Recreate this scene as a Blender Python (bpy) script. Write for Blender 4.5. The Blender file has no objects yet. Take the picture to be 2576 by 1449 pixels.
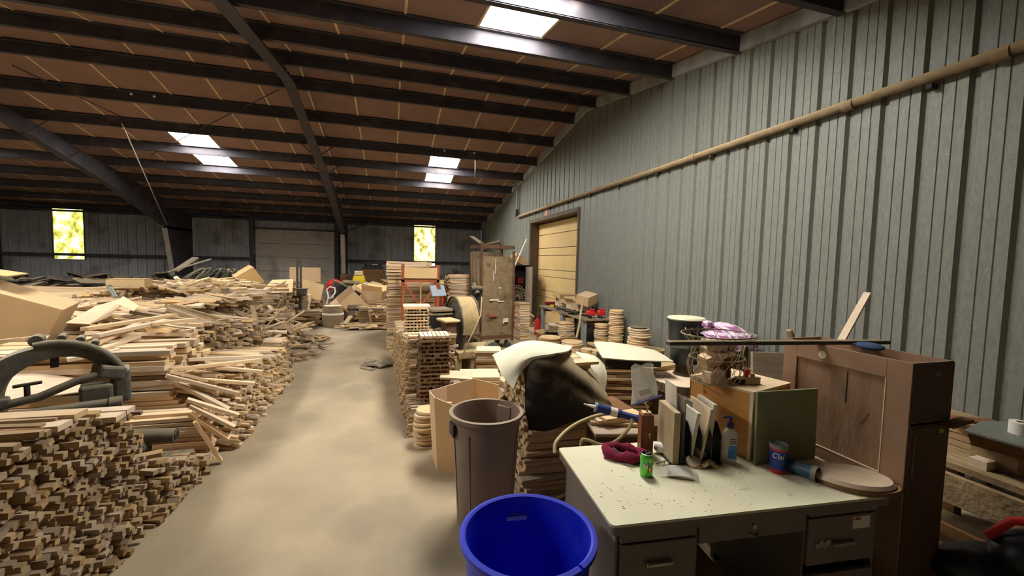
import bpy, bmesh, math, random
from mathutils import Vector, Matrix, Euler
import numpy as np
S = bpy.context.scene
COL = S.collection
R = math.radians
# ------------------------------------------------------------------ camera
FPX = 1046.27
CAM = Vector((0, 0, 1.85))
_pi, _ro, _ya = R(-3.62), R(1.338), R(16.331)
_F = Vector((math.sin(_ya)*math.cos(_pi), math.cos(_ya)*math.cos(_pi), math.sin(_pi)))
_R0 = Vector((math.cos(_ya), -math.sin(_ya), 0)); _U0 = _R0.cross(_F)
_R = math.cos(_ro)*_R0 + math.sin(_ro)*_U0; _U = -math.sin(_ro)*_R0 + math.cos(_ro)*_U0
cd = bpy.data.cameras.new('camera'); cam = bpy.data.objects.new('camera', cd); COL.objects.link(cam)
cam.matrix_world = Matrix(((_R.x, _U.x, -_F.x, CAM.x), (_R.y, _U.y, -_F.y, CAM.y), (_R.z, _U.z, -_F.z, CAM.z), (0, 0, 0, 1)))
cd.sensor_width = 36; cd.lens = 36*FPX/2576; cd.clip_start = .05; cd.clip_end = 200
S.camera = cam
def ray(x, y): return _F + _R*((x-1288)/FPX) - _U*((y-724.5)/FPX)
def onz(x, y, z=0): d = ray(x, y); return CAM + d*((z-CAM.z)/d.z)
def onx(x, y, X): d = ray(x, y); return CAM + d*(X/d.x)
def ony(x, y, Y): d = ray(x, y); return CAM + d*(Y/d.y)
# ------------------------------------------------------------------ light and colour
S.view_settings.view_transform = 'Standard'; S.view_settings.look = 'None'
S.view_settings.gamma = 1; S.view_settings.use_curve_mapping = False
S.view_settings.exposure = 0.85
W = bpy.data.worlds.new('world'); S.world = W; W.use_nodes = True
W.node_tree.nodes['Background'].inputs[0].default_value = (.75, .85, 1, 1)
W.node_tree.nodes['Background'].inputs[1].default_value = 1.0
SKYLIGHT_STRENGTH = 30.0
# ------------------------------------------------------------------ materials
def lin(c):
    f = lambda u: u/12.92 if u <= .04045 else ((u+.055)/1.055)**2.4
    return tuple(f(v/255) for v in c)
MATS = {}
def pm(name, c1, c2=None, scale=6, rough=.8, metal=0, bump=0, rnd=0, dust=0, dustc=(196, 170, 122), stretch=(1, 1, 1), spec=.3, c3=None, s3=1.5, t3=.55, alpha=None, transm=0, emit=0, sheen=0, bscale=None):
    m = bpy.data.materials.new(name); m.use_nodes = True; N = m.node_tree.nodes; L = m.node_tree.links
    b = N['Principled BSDF']; MATS[name] = m
    b.inputs['Roughness'].default_value = rough; b.inputs['Metallic'].default_value = metal
    b.inputs['Specular IOR Level'].default_value = spec
    tc = N.new('ShaderNodeTexCoord'); mp = N.new('ShaderNodeMapping'); mp.inputs['Scale'].default_value = stretch
    L.new(tc.outputs['Object'], mp.inputs[0])
    c2 = c2 or c1
    nz = N.new('ShaderNodeTexNoise'); nz.inputs['Scale'].default_value = scale; nz.inputs['Detail'].default_value = 5
    L.new(mp.outputs[0], nz.inputs['Vector'])
    rp = N.new('ShaderNodeMapRange'); rp.inputs[1].default_value = .33; rp.inputs[2].default_value = .67
    L.new(nz.outputs['Fac'], rp.inputs[0])
    def mix(a, bb, fac, mode='MIX'):
        x = N.new('ShaderNodeMix'); x.data_type = 'RGBA'; x.blend_type = mode
        for s, v in ((x.inputs['A'], a), (x.inputs['B'], bb)):
            if hasattr(v, 'is_linked'): L.new(v, s)
            else: s.default_value = (*lin(v), 1)
        if hasattr(fac, 'is_linked'): L.new(fac, x.inputs['Factor'])
        else: x.inputs['Factor'].default_value = fac
        return x.outputs['Result']
    col = mix(c1, c2, rp.outputs[0])
    if c3:
        n3 = N.new('ShaderNodeTexNoise'); n3.inputs['Scale'].default_value = s3; n3.inputs['Detail'].default_value = 6
        L.new(tc.outputs['Object'], n3.inputs['Vector'])
        r3 = N.new('ShaderNodeMapRange'); r3.inputs[1].default_value = t3; r3.inputs[2].default_value = t3+.12
        L.new(n3.outputs['Fac'], r3.inputs[0]); col = mix(col, c3, r3.outputs[0])
    if rnd:
        oi = N.new('ShaderNodeObjectInfo'); ge = N.new('ShaderNodeNewGeometry')
        ad = N.new('ShaderNodeMath'); ad.operation = 'ADD'; L.new(oi.outputs['Random'], ad.inputs[0]); L.new(ge.outputs['Random Per Island'], ad.inputs[1])
        fr = N.new('ShaderNodeMath'); fr.operation = 'FRACT'; L.new(ad.outputs[0], fr.inputs[0])
        mr = N.new('ShaderNodeMapRange'); mr.inputs[3].default_value = 1-rnd; mr.inputs[4].default_value = 1+rnd*.55
        L.new(fr.outputs[0], mr.inputs[0])
        m7 = N.new('ShaderNodeMath'); m7.operation = 'MULTIPLY'; m7.inputs[1].default_value = 7.3; L.new(fr.outputs[0], m7.inputs[0])
        f7 = N.new('ShaderNodeMath'); f7.operation = 'FRACT'; L.new(m7.outputs[0], f7.inputs[0])
        ms = N.new('ShaderNodeMapRange'); ms.inputs[3].default_value = .75; ms.inputs[4].default_value = 1.15; L.new(f7.outputs[0], ms.inputs[0])
        hs = N.new('ShaderNodeHueSaturation'); L.new(mr.outputs[0], hs.inputs['Value']); L.new(ms.outputs[0], hs.inputs['Saturation']); L.new(col, hs.inputs['Color']); col = hs.outputs[0]
    if dust:
        ge2 = N.new('ShaderNodeNewGeometry'); sp = N.new('ShaderNodeSeparateXYZ'); L.new(ge2.outputs['Normal'], sp.inputs[0])
        dn = N.new('ShaderNodeTexNoise'); dn.inputs['Scale'].default_value = 9; dn.inputs['Detail'].default_value = 6; L.new(tc.outputs['Object'], dn.inputs['Vector'])
        da = N.new('ShaderNodeMath'); da.operation = 'MULTIPLY_ADD'; da.inputs[1].default_value = 1.0; L.new(sp.outputs['Z'], da.inputs[0]); L.new(dn.outputs['Fac'], da.inputs[2])
        dr = N.new('ShaderNodeMapRange'); dr.inputs[1].default_value = .55; dr.inputs[2].default_value = 1.25; dr.inputs[4].default_value = dust; L.new(da.outputs[0], dr.inputs[0])
        col = mix(col, dustc, dr.outputs[0])
    L.new(col, b.inputs['Base Color'])
    if bump:
        bp = N.new('ShaderNodeBump'); bp.inputs['Strength'].default_value = bump; bp.inputs['Distance'].default_value = .01
        if bscale:
            n4 = N.new('ShaderNodeTexNoise'); n4.inputs['Scale'].default_value = bscale; n4.inputs['Detail'].default_value = 4
            L.new(mp.outputs[0], n4.inputs['Vector']); L.new(n4.outputs['Fac'], bp.inputs['Height'])
        else: L.new(nz.outputs['Fac'], bp.inputs['Height'])
        L.new(bp.outputs[0], b.inputs['Normal'])
    if transm: b.inputs['Transmission Weight'].default_value = transm
    if alpha is not None: b.inputs['Alpha'].default_value = alpha
    if emit:
        L.new(col, b.inputs['Emission Color']); b.inputs['Emission Strength'].default_value = emit
    return m
def emat(name, col, st):
    m = bpy.data.materials.new(name); m.use_nodes = True; N = m.node_tree.nodes; L = m.node_tree.links
    N.remove(N['Principled BSDF']); e = N.new('ShaderNodeEmission'); e.inputs[0].default_value = (*col, 1); e.inputs[1].default_value = st
    L.new(e.outputs[0], N['Material Output'].inputs[0]); MATS[name] = m; return m
emat('skylight', (1, .97, .92), SKYLIGHT_STRENGTH)
pm('concrete', (172, 155, 126), (154, 138, 112), scale=1.6, rough=.75, c3=(138, 126, 106), s3=.6, t3=.52, bump=.15, bscale=60)
pm('galv', (114, 117, 109), (130, 131, 120), scale=55, rough=.55, metal=.25, stretch=(1, 1, .35), c3=(160, 161, 152), s3=38, t3=.66, spec=.4)
pm('galvback', (140, 142, 144), (164, 164, 160), scale=5, rough=.6, metal=.1, stretch=(6, 1, .35), c3=(118, 116, 112), s3=1.2, t3=.55)
pm('steel_dark', (54, 52, 58), (68, 64, 68), scale=4, rough=.65, metal=.1, c3=(92, 78, 74), s3=2, t3=.6)
pm('roofboard', (122, 98, 88), (134, 108, 96), scale=1.5, rough=.95, c3=(108, 88, 80), s3=.7, t3=.55)
pm('seam', (208, 186, 146), (180, 160, 124), scale=8, rough=.9)
pm('column', (150, 140, 128), (128, 118, 108), scale=6, rough=.8)
pm('pipe', (150, 130, 98), (120, 104, 80), scale=9, rough=.7, dust=.8)
pm('door_tan', (206, 176, 120), (214, 184, 128), scale=2, rough=.6)
pm('jamb', (84, 70, 58), (100, 84, 68), scale=5, rough=.7)
pm('door_grey', (168, 160, 148), (186, 178, 166), scale=3, rough=.7, stretch=(1, 1, 6), c3=(146, 136, 124), s3=1.4)
pm('wood', (212, 186, 146), (190, 162, 122), scale=3, rough=.85, rnd=.30, stretch=(1, 6, 6))
pm('wood_old', (180, 154, 117), (150, 125, 92), scale=3, rough=.9, rnd=.32, stretch=(1, 6, 6))
pm('wood_pale', (226, 200, 164), (214, 184, 146), scale=3, rough=.8, rnd=.2, stretch=(1, 6, 6))
pm('wood_dark', (120, 88, 58), (96, 70, 46), scale=4, rough=.85, rnd=.2, stretch=(1, 6, 6))
pm('wood_grey', (150, 136, 112), (128, 114, 94), scale=4, rough=.9, rnd=.15, stretch=(1, 5, 5))
pm('cardboard', (206, 172, 124), (198, 164, 118), scale=2, rough=.85, rnd=.06)
pm('cardboard_pale', (212, 182, 138), (202, 172, 128), scale=2, rough=.85, rnd=.06)
pm('iron', (82, 82, 76), (104, 101, 92), scale=14, rough=.75, metal=.2, dust=.9, dustc=(150, 140, 116), bump=.3)
pm('iron_dark', (40, 38, 36), (58, 54, 50), scale=10, rough=.7, metal=.2, dust=.55, dustc=(150, 132, 100))
pm('dusty_tan', (160, 140, 100), (128, 110, 78), scale=8, rough=.9, dust=.7)
pm('black', (28, 28, 28), (38, 37, 35), scale=8, rough=.6, dust=.25)
pm('black_plastic', (18, 22, 24), (24, 28, 30), scale=5, rough=.4, spec=.5)
pm('chrome', (190, 190, 188), rough=.25, metal=.9)
pm('white', (232, 226, 212), rough=.6)
pm('red', (196, 40, 36), rough=.5)
pm('darkred', (120, 30, 28), rough=.6)
pm('yellow', (214, 182, 40), rough=.6)
pm('rack_red', (168, 92, 52), (140, 70, 38), scale=5, rough=.7, stretch=(4, 4, 1))
pm('wood_red', (108, 80, 58), (90, 64, 46), scale=6, rough=.8, dust=.4)
pm('burlap', (152, 132, 100), (130, 108, 80), scale=10, rough=.95, c3=(88, 68, 48), s3=3, t3=.58, bump=.8, bscale=140, stretch=(1, 1, 1))
pm('blue_grey', (148, 158, 168), rough=.5)
pm('red_faded', (168, 84, 70), rough=.8)
pm('disc', (218, 188, 144), (200, 168, 126), scale=7, rough=.7, rnd=.16)
pm('wood_bench', (148, 152, 150), (128, 130, 126), scale=5, rough=.8, stretch=(4, 4, 1))
pm('olive', (120, 110, 50), (96, 90, 44), scale=8, rough=.8)
pm('pad', (206, 200, 172), (194, 188, 160), scale=3, rough=.7)
pm('carpet', (62, 58, 50), (44, 41, 36), scale=60, rough=1, c3=(150, 132, 98), s3=2.2, t3=.60, bump=.6, bscale=180, dust=.75, dustc=(158, 140, 106))
pm('bark', (96, 78, 60), (60, 48, 38), scale=20, rough=.95, bump=.8, stretch=(1, 1, .3))
pm('jacket', (120, 98, 68), (94, 76, 52), scale=5, rough=.95)
m = pm('plaid', (206, 176, 196), rough=.95); N = m.node_tree.nodes; L = m.node_tree.links
tc = N['Texture Coordinate']; prev = None
cols = [((120, 60, 110), 'X', 48), ((120, 60, 110), 'Z', 48), ((236, 226, 232), 'X', 21), ((236, 226, 232), 'Z', 23)]
base = N.new('ShaderNodeRGB'); base.outputs[0].default_value = (*lin((168, 112, 150)), 1); prev = base.outputs[0]
for c_, ax, sc in cols:
    w = N.new('ShaderNodeTexWave'); w.bands_direction = ax; w.inputs['Scale'].default_value = sc/6.28*1.0; L.new(tc.outputs['Object'], w.inputs['Vector'])
    g = N.new('ShaderNodeMath'); g.operation = 'GREATER_THAN'; g.inputs[1].default_value = .72; L.new(w.outputs['Fac'], g.inputs[0])
    h = N.new('ShaderNodeMath'); h.operation = 'MULTIPLY'; h.inputs[1].default_value = .55; L.new(g.outputs[0], h.inputs[0])
    x = N.new('ShaderNodeMix'); x.data_type = 'RGBA'; L.new(h.outputs[0], x.inputs['Factor']); L.new(prev, x.inputs['A']); x.inputs['B'].default_value = (*lin(c_), 1); prev = x.outputs['Result']
L.new(prev, N['Principled BSDF'].inputs['Base Color'])
pm('bin_grey', (142, 124, 108), (130, 113, 99), scale=4, rough=.55, dust=.25, c3=(140, 122, 106), s3=1.2, t3=.6)
pm('bin_dark', (60, 52, 48), rough=.6)
pm('bin_blue', (16, 30, 190), (20, 38, 200), scale=5, rough=.38, spec=.45, dust=.22, dustc=(120, 130, 200))
pm('desk_top', (220, 214, 182), (212, 206, 172), scale=3, rough=.55, c3=(176, 158, 120), s3=9, t3=.66, spec=.35)
pm('desk_grey', (132, 120, 110), (122, 110, 100), scale=4, rough=.5, c3=(100, 88, 78), s3=2, t3=.6)
pm('handle_metal', (170, 162, 148), rough=.35, metal=.8)
pm('can_green', (116, 206, 60), (66, 178, 84), scale=26, rough=.3, metal=.35, spec=.5)
pm('can_logo', (20, 110, 60), rough=.4)
pm('can_blue', (36, 58, 140), rough=.35, metal=.3, spec=.5)
pm('knit', (132, 34, 62), (112, 26, 52), scale=40, rough=1, bump=.6, bscale=220)
pm('hat_lining', (84, 56, 66), rough=1)
pm('wood_redbrown', (138, 82, 52), (116, 66, 40), scale=5, rough=.5, stretch=(6, 6, 1))
pm('brass', (184, 160, 100), rough=.4, metal=.7)
pm('film', (244, 240, 228), rough=.25, alpha=.3, spec=.6)
pm('film_bottle', (232, 228, 216), rough=.2, alpha=.5, spec=.6)
pm('film_grey', (190, 176, 168), rough=.4)
pm('film_lid', (120, 120, 118), rough=.3)
pm('gel', (214, 210, 200), rough=.2, alpha=.6)
pm('zip_blue', (128, 138, 214), rough=.5)
pm('navy', (36, 46, 104), (44, 56, 118), scale=10, rough=.5)
pm('label_blue', (58, 120, 190), (90, 150, 210), scale=20, rough=.5)
pm('paper', (226, 218, 196), (214, 204, 182), scale=6, rough=.9)
pm('wood_sand', (186, 166, 132), (170, 148, 116), scale=5, rough=.85)
pm('teal', (52, 84, 100), rough=.4)
pm('ply_orange', (206, 150, 84), (190, 132, 70), scale=3, rough=.6, stretch=(1, 1, 7))
pm('olive_board', (138, 141, 104), (128, 131, 96), scale=3, rough=.6)
pm('wire', (186, 172, 140), (150, 136, 108), scale=20, rough=.7, metal=.3)
pm('hose_tan', (196, 176, 130), (176, 156, 112), scale=12, rough=.7)
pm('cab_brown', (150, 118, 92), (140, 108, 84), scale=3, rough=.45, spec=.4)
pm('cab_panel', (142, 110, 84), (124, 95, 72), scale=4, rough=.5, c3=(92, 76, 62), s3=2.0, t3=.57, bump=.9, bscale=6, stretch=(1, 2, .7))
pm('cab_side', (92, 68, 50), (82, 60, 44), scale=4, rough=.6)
pm('lime', (170, 190, 60), rough=.6)
pm('bar_steel', (92, 86, 78), (74, 69, 63), scale=12, rough=.5, metal=.3, dust=.4)
pm('denim', (62, 82, 112), (46, 62, 90), scale=30, rough=.95)
pm('wood_rough', (170, 146, 108), (140, 118, 86), scale=9, rough=.95, bump=.8, bscale=30)
pm('wood_brown', (150, 120, 88), (126, 98, 70), scale=4, rough=.85, rnd=.2, stretch=(1, 6, 6))
pm('pink', (206, 150, 130), (190, 130, 110), scale=12, rough=.7)
# ------------------------------------------------------------------ geometry helpers
def rotm(rx=0, ry=0, rz=0): return Euler((R(rx), R(ry), R(rz))).to_matrix().to_4x4()
class MB:
    def __init__(s): s.v = []; s.f = []
    def add(s, vs, fs, M=None):
        n = len(s.v)
        s.v += [tuple(M @ Vector(p)) if M is not None else tuple(p) for p in vs]
        s.f += [tuple(i+n for i in f) for f in fs]; return s
    def box(s, c, d, rot=(0, 0, 0), M=None):
        a, b, e = d[0]/2, d[1]/2, d[2]/2
        vs = [(-a, -b, -e), (a, -b, -e), (a, b, -e), (-a, b, -e), (-a, -b, e), (a, -b, e), (a, b, e), (-a, b, e)]
        T = Matrix.Translation(c) @ rotm(*rot)
        if M is not None: T = M @ T
        return s.add(vs, [(0, 3, 2, 1), (4, 5, 6, 7), (0, 1, 5, 4), (1, 2, 6, 5), (2, 3, 7, 6), (3, 0, 4, 7)], T)
    def bx(s, x0, x1, y0, y1, z0, z1): return s.box(((x0+x1)/2, (y0+y1)/2, (z0+z1)/2), (abs(x1-x0), abs(y1-y0), abs(z1-z0)))
    def bar(s, p, q, w, h, roll=0):
        p, q = Vector(p), Vector(q); d = q-p; Q = d.to_track_quat('X', 'Z').to_matrix().to_4x4()
        return s.box((0, 0, 0), (d.length, w, h), M=Matrix.Translation((p+q)/2) @ Q @ rotm(roll))
    def ring(s, P, U, V, r, n, k=1, off=0): return [P + U*(r*math.cos(2*math.pi*i/n+off)) + V*(r*k*math.sin(2*math.pi*i/n+off)) for i in range(n)]
    def cyl(s, p, q, r, r2=None, n=16, caps=True):
        p, q = Vector(p), Vector(q); r2 = r if r2 is None else r2; d = (q-p).normalized()
        U = d.orthogonal().normalized(); V = d.cross(U)
        a = s.ring(p, U, V, r, n); b = s.ring(q, U, V, r2, n)
        fs = [(i, (i+1) % n, n+(i+1) % n, n+i) for i in range(n)]
        if caps: fs += [tuple(range(n-1, -1, -1)), tuple(range(n, 2*n))]
        return s.add(a+b, fs)
    def lathe(s, prof, c=(0, 0, 0), n=32, M=None, sx=1, sy=1, a0=0, a1=360):
        full = abs(a1-a0) >= 359.9; m = n if full else n+1; vs = []; fs = []
        for r, z in prof:
            for i in range(m):
                a = R(a0 + (a1-a0)*i/n); vs.append((c[0]+sx*r*math.cos(a), c[1]+sy*r*math.sin(a), c[2]+z))
        for j in range(len(prof)-1):
            for i in range(n):
                k = (i+1) % m
                fs.append((j*m+i, j*m+k, (j+1)*m+k, (j+1)*m+i))
        if full:
            if prof[0][0] > 1e-6: fs.append(tuple(range(m-1, -1, -1)))
            if prof[-1][0] > 1e-6: fs.append(tuple((len(prof)-1)*m+i for i in range(m)))
        return s.add(vs, fs, M)
    def shell(s, prof, c=(0, 0, 0), n=32, M=None, sx=1, sy=1):   # closed loop profile, revolved
        vs = []; fs = []; k = len(prof)
        for r, z in prof:
            for i in range(n):
                a = 2*math.pi*i/n; vs.append((c[0]+sx*r*math.cos(a), c[1]+sy*r*math.sin(a), c[2]+z))
        for j in range(k):
            for i in range(n): fs.append((j*n+i, j*n+(i+1) % n, ((j+1) % k)*n+(i+1) % n, ((j+1) % k)*n+i))
        return s.add(vs, fs, M)
    def tube(s, pts, r, n=8, closed=False, r1=None):
        P = [Vector(p) for p in pts]; k = len(P); vs = []; fs = []; U = None
        for i in range(k):
            t = (P[(i+1) % k]-P[i-1]) if closed else (P[min(i+1, k-1)]-P[max(i-1, 0)])
            t.normalize()
            if U is None: U = t.orthogonal().normalized()
            else:
                U = U - t*U.dot(t)
                U = U.normalized() if U.length > 1e-6 else t.orthogonal().normalized()
            V = t.cross(U); rr = r if r1 is None else r+(r1-r)*i/(k-1)
            vs += s.ring(P[i], U, V, rr, n)
        for j in range(k if closed else k-1):
            for i in range(n): fs.append((j*n+i, j*n+(i+1) % n, ((j+1) % k)*n+(i+1) % n, ((j+1) % k)*n+i))
        if not closed: fs += [tuple(range(n-1, -1, -1)), tuple((k-1)*n+i for i in range(n))]
        return s.add(vs, fs)
    def prism(s, poly, z0, z1, M=None):
        n = len(poly); vs = [(x, y, z0) for x, y in poly]+[(x, y, z1) for x, y in poly]
        fs = [tuple(range(n-1, -1, -1)), tuple(range(n, 2*n))]+[(i, (i+1) % n, n+(i+1) % n, n+i) for i in range(n)]
        return s.add(vs, fs, M)
    def sheet(s, G, t=.004):          # grid of points given real thickness
        h, w = len(G), len(G[0]); P = [[Vector(p) for p in row] for row in G]; vs = []; lo = []
        for j in range(h):
            for i in range(w):
                a = P[j][min(i+1, w-1)]-P[j][max(i-1, 0)]; b = P[min(j+1, h-1)][i]-P[max(j-1, 0)][i]
                nn = a.cross(b); nn = nn.normalized() if nn.length > 1e-9 else Vector((0, 0, 1))
                vs.append(P[j][i]); lo.append(P[j][i]-nn*t)
        o = h*w; fs = []
        for j in range(h-1):
            for i in range(w-1):
                a = j*w+i; fs.append((a, a+1, a+w+1, a+w)); fs.append((o+a, o+a+w, o+a+w+1, o+a+1))
        per = [i for i in range(w)]+[j*w+w-1 for j in range(1, h)]+[(h-1)*w+i for i in range(w-2, -1, -1)]+[j*w for j in range(h-2, 0, -1)]
        for k in range(len(per)):
            a, b = per[k], per[(k+1) % len(per)]; fs.append((a, o+a, o+b, b))
        return s.add(vs+lo, fs)
    def ball(s, c, r, n=12, sc=(1, 1, 1), M=None):
        pr = [(math.sin(math.pi*j/(n//2))*r if 0 < j < n//2 else 0, -math.cos(math.pi*j/(n//2))*r) for j in range(n//2+1)]
        T = Matrix.Translation(c) @ (M if M is not None else Matrix.Identity(4)) @ Matrix.Diagonal((*sc, 1))
        return s.lathe([(max(a, 1e-5), b) for a, b in pr], n=n, M=T)
    def mesh(s, name, mat, smooth=None, bev=0):
        me = bpy.data.meshes.new(name); me.from_pydata(s.v, [], s.f)
        bm = bmesh.new(); bm.from_mesh(me); bmesh.ops.recalc_face_normals(bm, faces=bm.faces)
        if bev:
            bmesh.ops.bevel(bm, geom=[e for e in bm.edges if len(e.link_faces) == 2 and e.calc_face_angle(0) > R(40)], offset=bev, segments=2, affect='EDGES', profile=.5, clamp_overlap=True)
        bm.to_mesh(me); bm.free()
        if smooth:
            me.shade_smooth(); me.set_sharp_from_angle(angle=R(smooth))
        me.materials.append(MATS[mat] if isinstance(mat, str) else mat); return me
    def build(s, name, mat, parent=None, smooth=None, bev=0, loc=None, rot=None, label=None, kind=None):
        o = bpy.data.objects.new(name, s.mesh(name, mat, smooth, bev)); COL.objects.link(o)
        if parent: o.parent = parent
        if loc is not None: o.location = loc
        if rot is not None: o.rotation_euler = tuple(R(a) for a in rot)
        if label: o['label'] = label
        if kind: o['kind'] = kind
        return o
def tag(o, label, cat, group=None, kind=None):
    o['label'] = label; o['category'] = cat
    if group: o['group'] = group
    if kind: o['kind'] = kind
    return o
def thing(name, label, cat, loc=(0, 0, 0), rz=0, group=None, rot=None):
    o = bpy.data.objects.new(name, None); COL.objects.link(o); o.location = loc; o.empty_display_size = .1
    o.rotation_euler = tuple(R(a) for a in rot) if rot else (0, 0, R(rz)); return tag(o, label, cat, group)
def copy_tree(o, loc, rz=None, label=None, parent=None):
    c = o.copy(); COL.objects.link(c)
    if parent: c.parent = parent
    else:
        c.location = loc
        if rz is not None: c.rotation_euler = (0, 0, R(rz))
        if label: c['label'] = label
    for ch in o.children: copy_tree(ch, None, parent=c)
    return c
def struct(name, mb, mat, parent=None, **k):
    o = mb.build(name, mat, parent, **k)
    if not parent: o['kind'] = 'structure'
    return o
def sgroup(name):
    o = bpy.data.objects.new(name, None); COL.objects.link(o); o['kind'] = 'structure'; return o
UNIT = {}
def unit_box(mat):
    if mat not in UNIT: UNIT[mat] = MB().box((0, 0, 0), (1, 1, 1)).mesh('stick', mat)
    return UNIT[mat]
def put_stick(name, loc, rot, dims, mat, label, cat, group):
    o = bpy.data.objects.new(name, unit_box(mat)); COL.objects.link(o); o.location = loc; o.rotation_euler = rot; o.scale = dims
    return tag(o, label, cat, group)
def emit(sticks, n, name, mat, label, cat, group, stuffname=None, stufflabel=None, stuffmat=None):
    """sticks: (loc, euler, dims); the n nearest to the camera are objects, the rest one stuff mesh"""
    sticks = sorted(sticks, key=lambda s: (Vector(s[0])-CAM).length)
    for i, (l, r, d) in enumerate(sticks[:n]): put_stick(name, l, r, d, mat[i % len(mat)] if isinstance(mat, list) else mat, label, cat, group)
    rest = sticks[n:]
    if rest:
        mb = MB()
        for l, r, d in rest: mb.box((0, 0, 0), d, M=Matrix.Translation(l) @ Euler(r).to_matrix().to_4x4())
        me = bpy.data.meshes.new(stuffname); me.from_pydata(mb.v, [], mb.f); me.materials.append(MATS[stuffmat or (mat[0] if isinstance(mat, list) else mat)])
        o = bpy.data.objects.new(stuffname, me); COL.objects.link(o); tag(o, stufflabel, 'wood pile', kind='stuff')
def block(rng, xe, L, y0, y1, zb, top, w, h, side=1, jx=.03, jr=2.0, tilt=0, jl=.05, org=(0, 0), rz=0, jz=.15, roll=None):
    """layers of sticks lying along x; their ends make a face at x=xe on the given side"""
    out = []; z = zb+h/2; M = Matrix.Translation((org[0], org[1], 0)) @ rotm(0, 0, rz)
    while True:
        y = y0+rng.uniform(0, w*.6); any_ = False
        while y < y1:
            ww = w*rng.uniform(.75, 1.15)
            if z < top(y)+rng.uniform(-.5, .5)*h:
                any_ = True; l = L+rng.uniform(-jl, jl); e = xe(y, z) if callable(xe) else xe
                e += rng.uniform(-jx, jx)
                tl = tilt(y, z) if callable(tilt) else tilt
                ca, sa = math.cos(R(tl)), math.sin(R(tl))
                c = Vector((e-side*l/2*ca, y+ww/2, z-side*0+ (side*l/2*sa) + rng.uniform(-jz, jz)*h))
                out.append((M @ c, (R(rng.gauss(0, jr*2 if roll is None else roll)), R(tl)+R(rng.gauss(0, jr*.4)), R(rz+rng.gauss(0, jr))), (l, ww*.93, h*rng.uniform(.8, .97))))
            y += ww
        z += h
        if not any_ and z > zb+h*2: break
        if z > 3: break
    return out
def jumble(rng, n, cx, cy, rx, ry, zf, L=(.3, .7), w=.045, h=.02, spread=180, base=0, pitch=14):
    out = []
    for i in range(n):
        a = rng.uniform(0, 2*math.pi); q = math.sqrt(rng.random()); x = cx+rx*q*math.cos(a); y = cy+ry*q*math.sin(a)
        out.append(((x, y, zf(x, y)+rng.uniform(0, .05)), (R(rng.uniform(-25, 25)), R(rng.gauss(0, pitch)), R(base+rng.uniform(-spread, spread)/2)), (rng.uniform(*L), w*rng.uniform(.7, 1.4), h*rng.uniform(.7, 1.5))))
    return out

def rest(sticks, name, label, mat=None):
    """countless sticks as one stuff object; sticks may be [(list, material), ...]"""
    groups = sticks if mat is None else [(sticks, mat)]
    mb = MB(); idx = []
    me = bpy.data.meshes.new(name)
    for k, (ls, mt) in enumerate(groups):
        me.materials.append(MATS[mt])
        for l, r, d in ls: mb.box((0, 0, 0), d, M=Matrix.Translation(l) @ Euler(r).to_matrix().to_4x4()); idx += [k]*6
    me.from_pydata(mb.v, [], mb.f); me.polygons.foreach_set('material_index', idx); me.update()
    o = bpy.data.objects.new(name, me); COL.objects.link(o); return tag(o, label, 'wood pile', kind='stuff')
from mathutils.kdtree import KDTree
def stick_points(s, step=.06):
    l, r, d = s; ax = Euler(r).to_matrix() @ Vector((1, 0, 0)); n = max(2, int(d[0]/step))
    return [Vector(l)+ax*(d[0]*(k/(n-1)-.5)) for k in range(n)]
def clear_of(sticks, others, gap=.045, box=None):
    """drop the sticks that would run through the sticks of another pile or through a box (matrix, lo, hi)"""
    pts = [p for s in others for p in stick_points(s)]; kd = KDTree(max(1, len(pts)))
    for i, p in enumerate(pts): kd.insert(p, i)
    kd.balance(); out = []
    for s in sticks:
        P = stick_points(s)
        if pts and any(kd.find(p)[2] < gap for p in P): continue
        if box and any(all(a-.02 < c < b+.02 for a, c, b in zip(box[1], box[0] @ p, box[2])) for p in P): continue
        out.append(s)
    return out
# ================================================================== structure
XR, YB, YF, XL = 4.3, 20.25, -2.45, -20.0
RZ, RY, RS = 5.53, 8.92, .165
def deck(y): return RZ-RS*abs(y-RY)
def deckpt(px, py, side=1):
    d = ray(px, py); t = (RZ+RS*side*RY-CAM.z)/(d.z+RS*side*d.y); return CAM+d*t
struct('floor', MB().bx(XL, 6.0, YF-.3, YB+.3, -.15, 0), 'concrete')
SEAM0, SEAMW = .17, .93
SKY_COLS = (1, -6, -13); SKY_Y = ((3.04, 5.71), (12.13, 14.80))
ceiling = sgroup('ceiling')
def slope_piece(mb, x0, x1, ya, yb, lo, hi):
    za, zb = deck(ya), deck(yb)
    mb.add([(x0, ya, za+lo), (x1, ya, za+lo), (x1, yb, zb+lo), (x0, yb, zb+lo), (x0, ya, za+hi), (x1, ya, za+hi), (x1, yb, zb+hi), (x0, yb, zb+hi)],
           [(0, 3, 2, 1), (4, 5, 6, 7), (0, 1, 5, 4), (1, 2, 6, 5), (2, 3, 7, 6), (3, 0, 4, 7)])
nwin = 0
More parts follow.
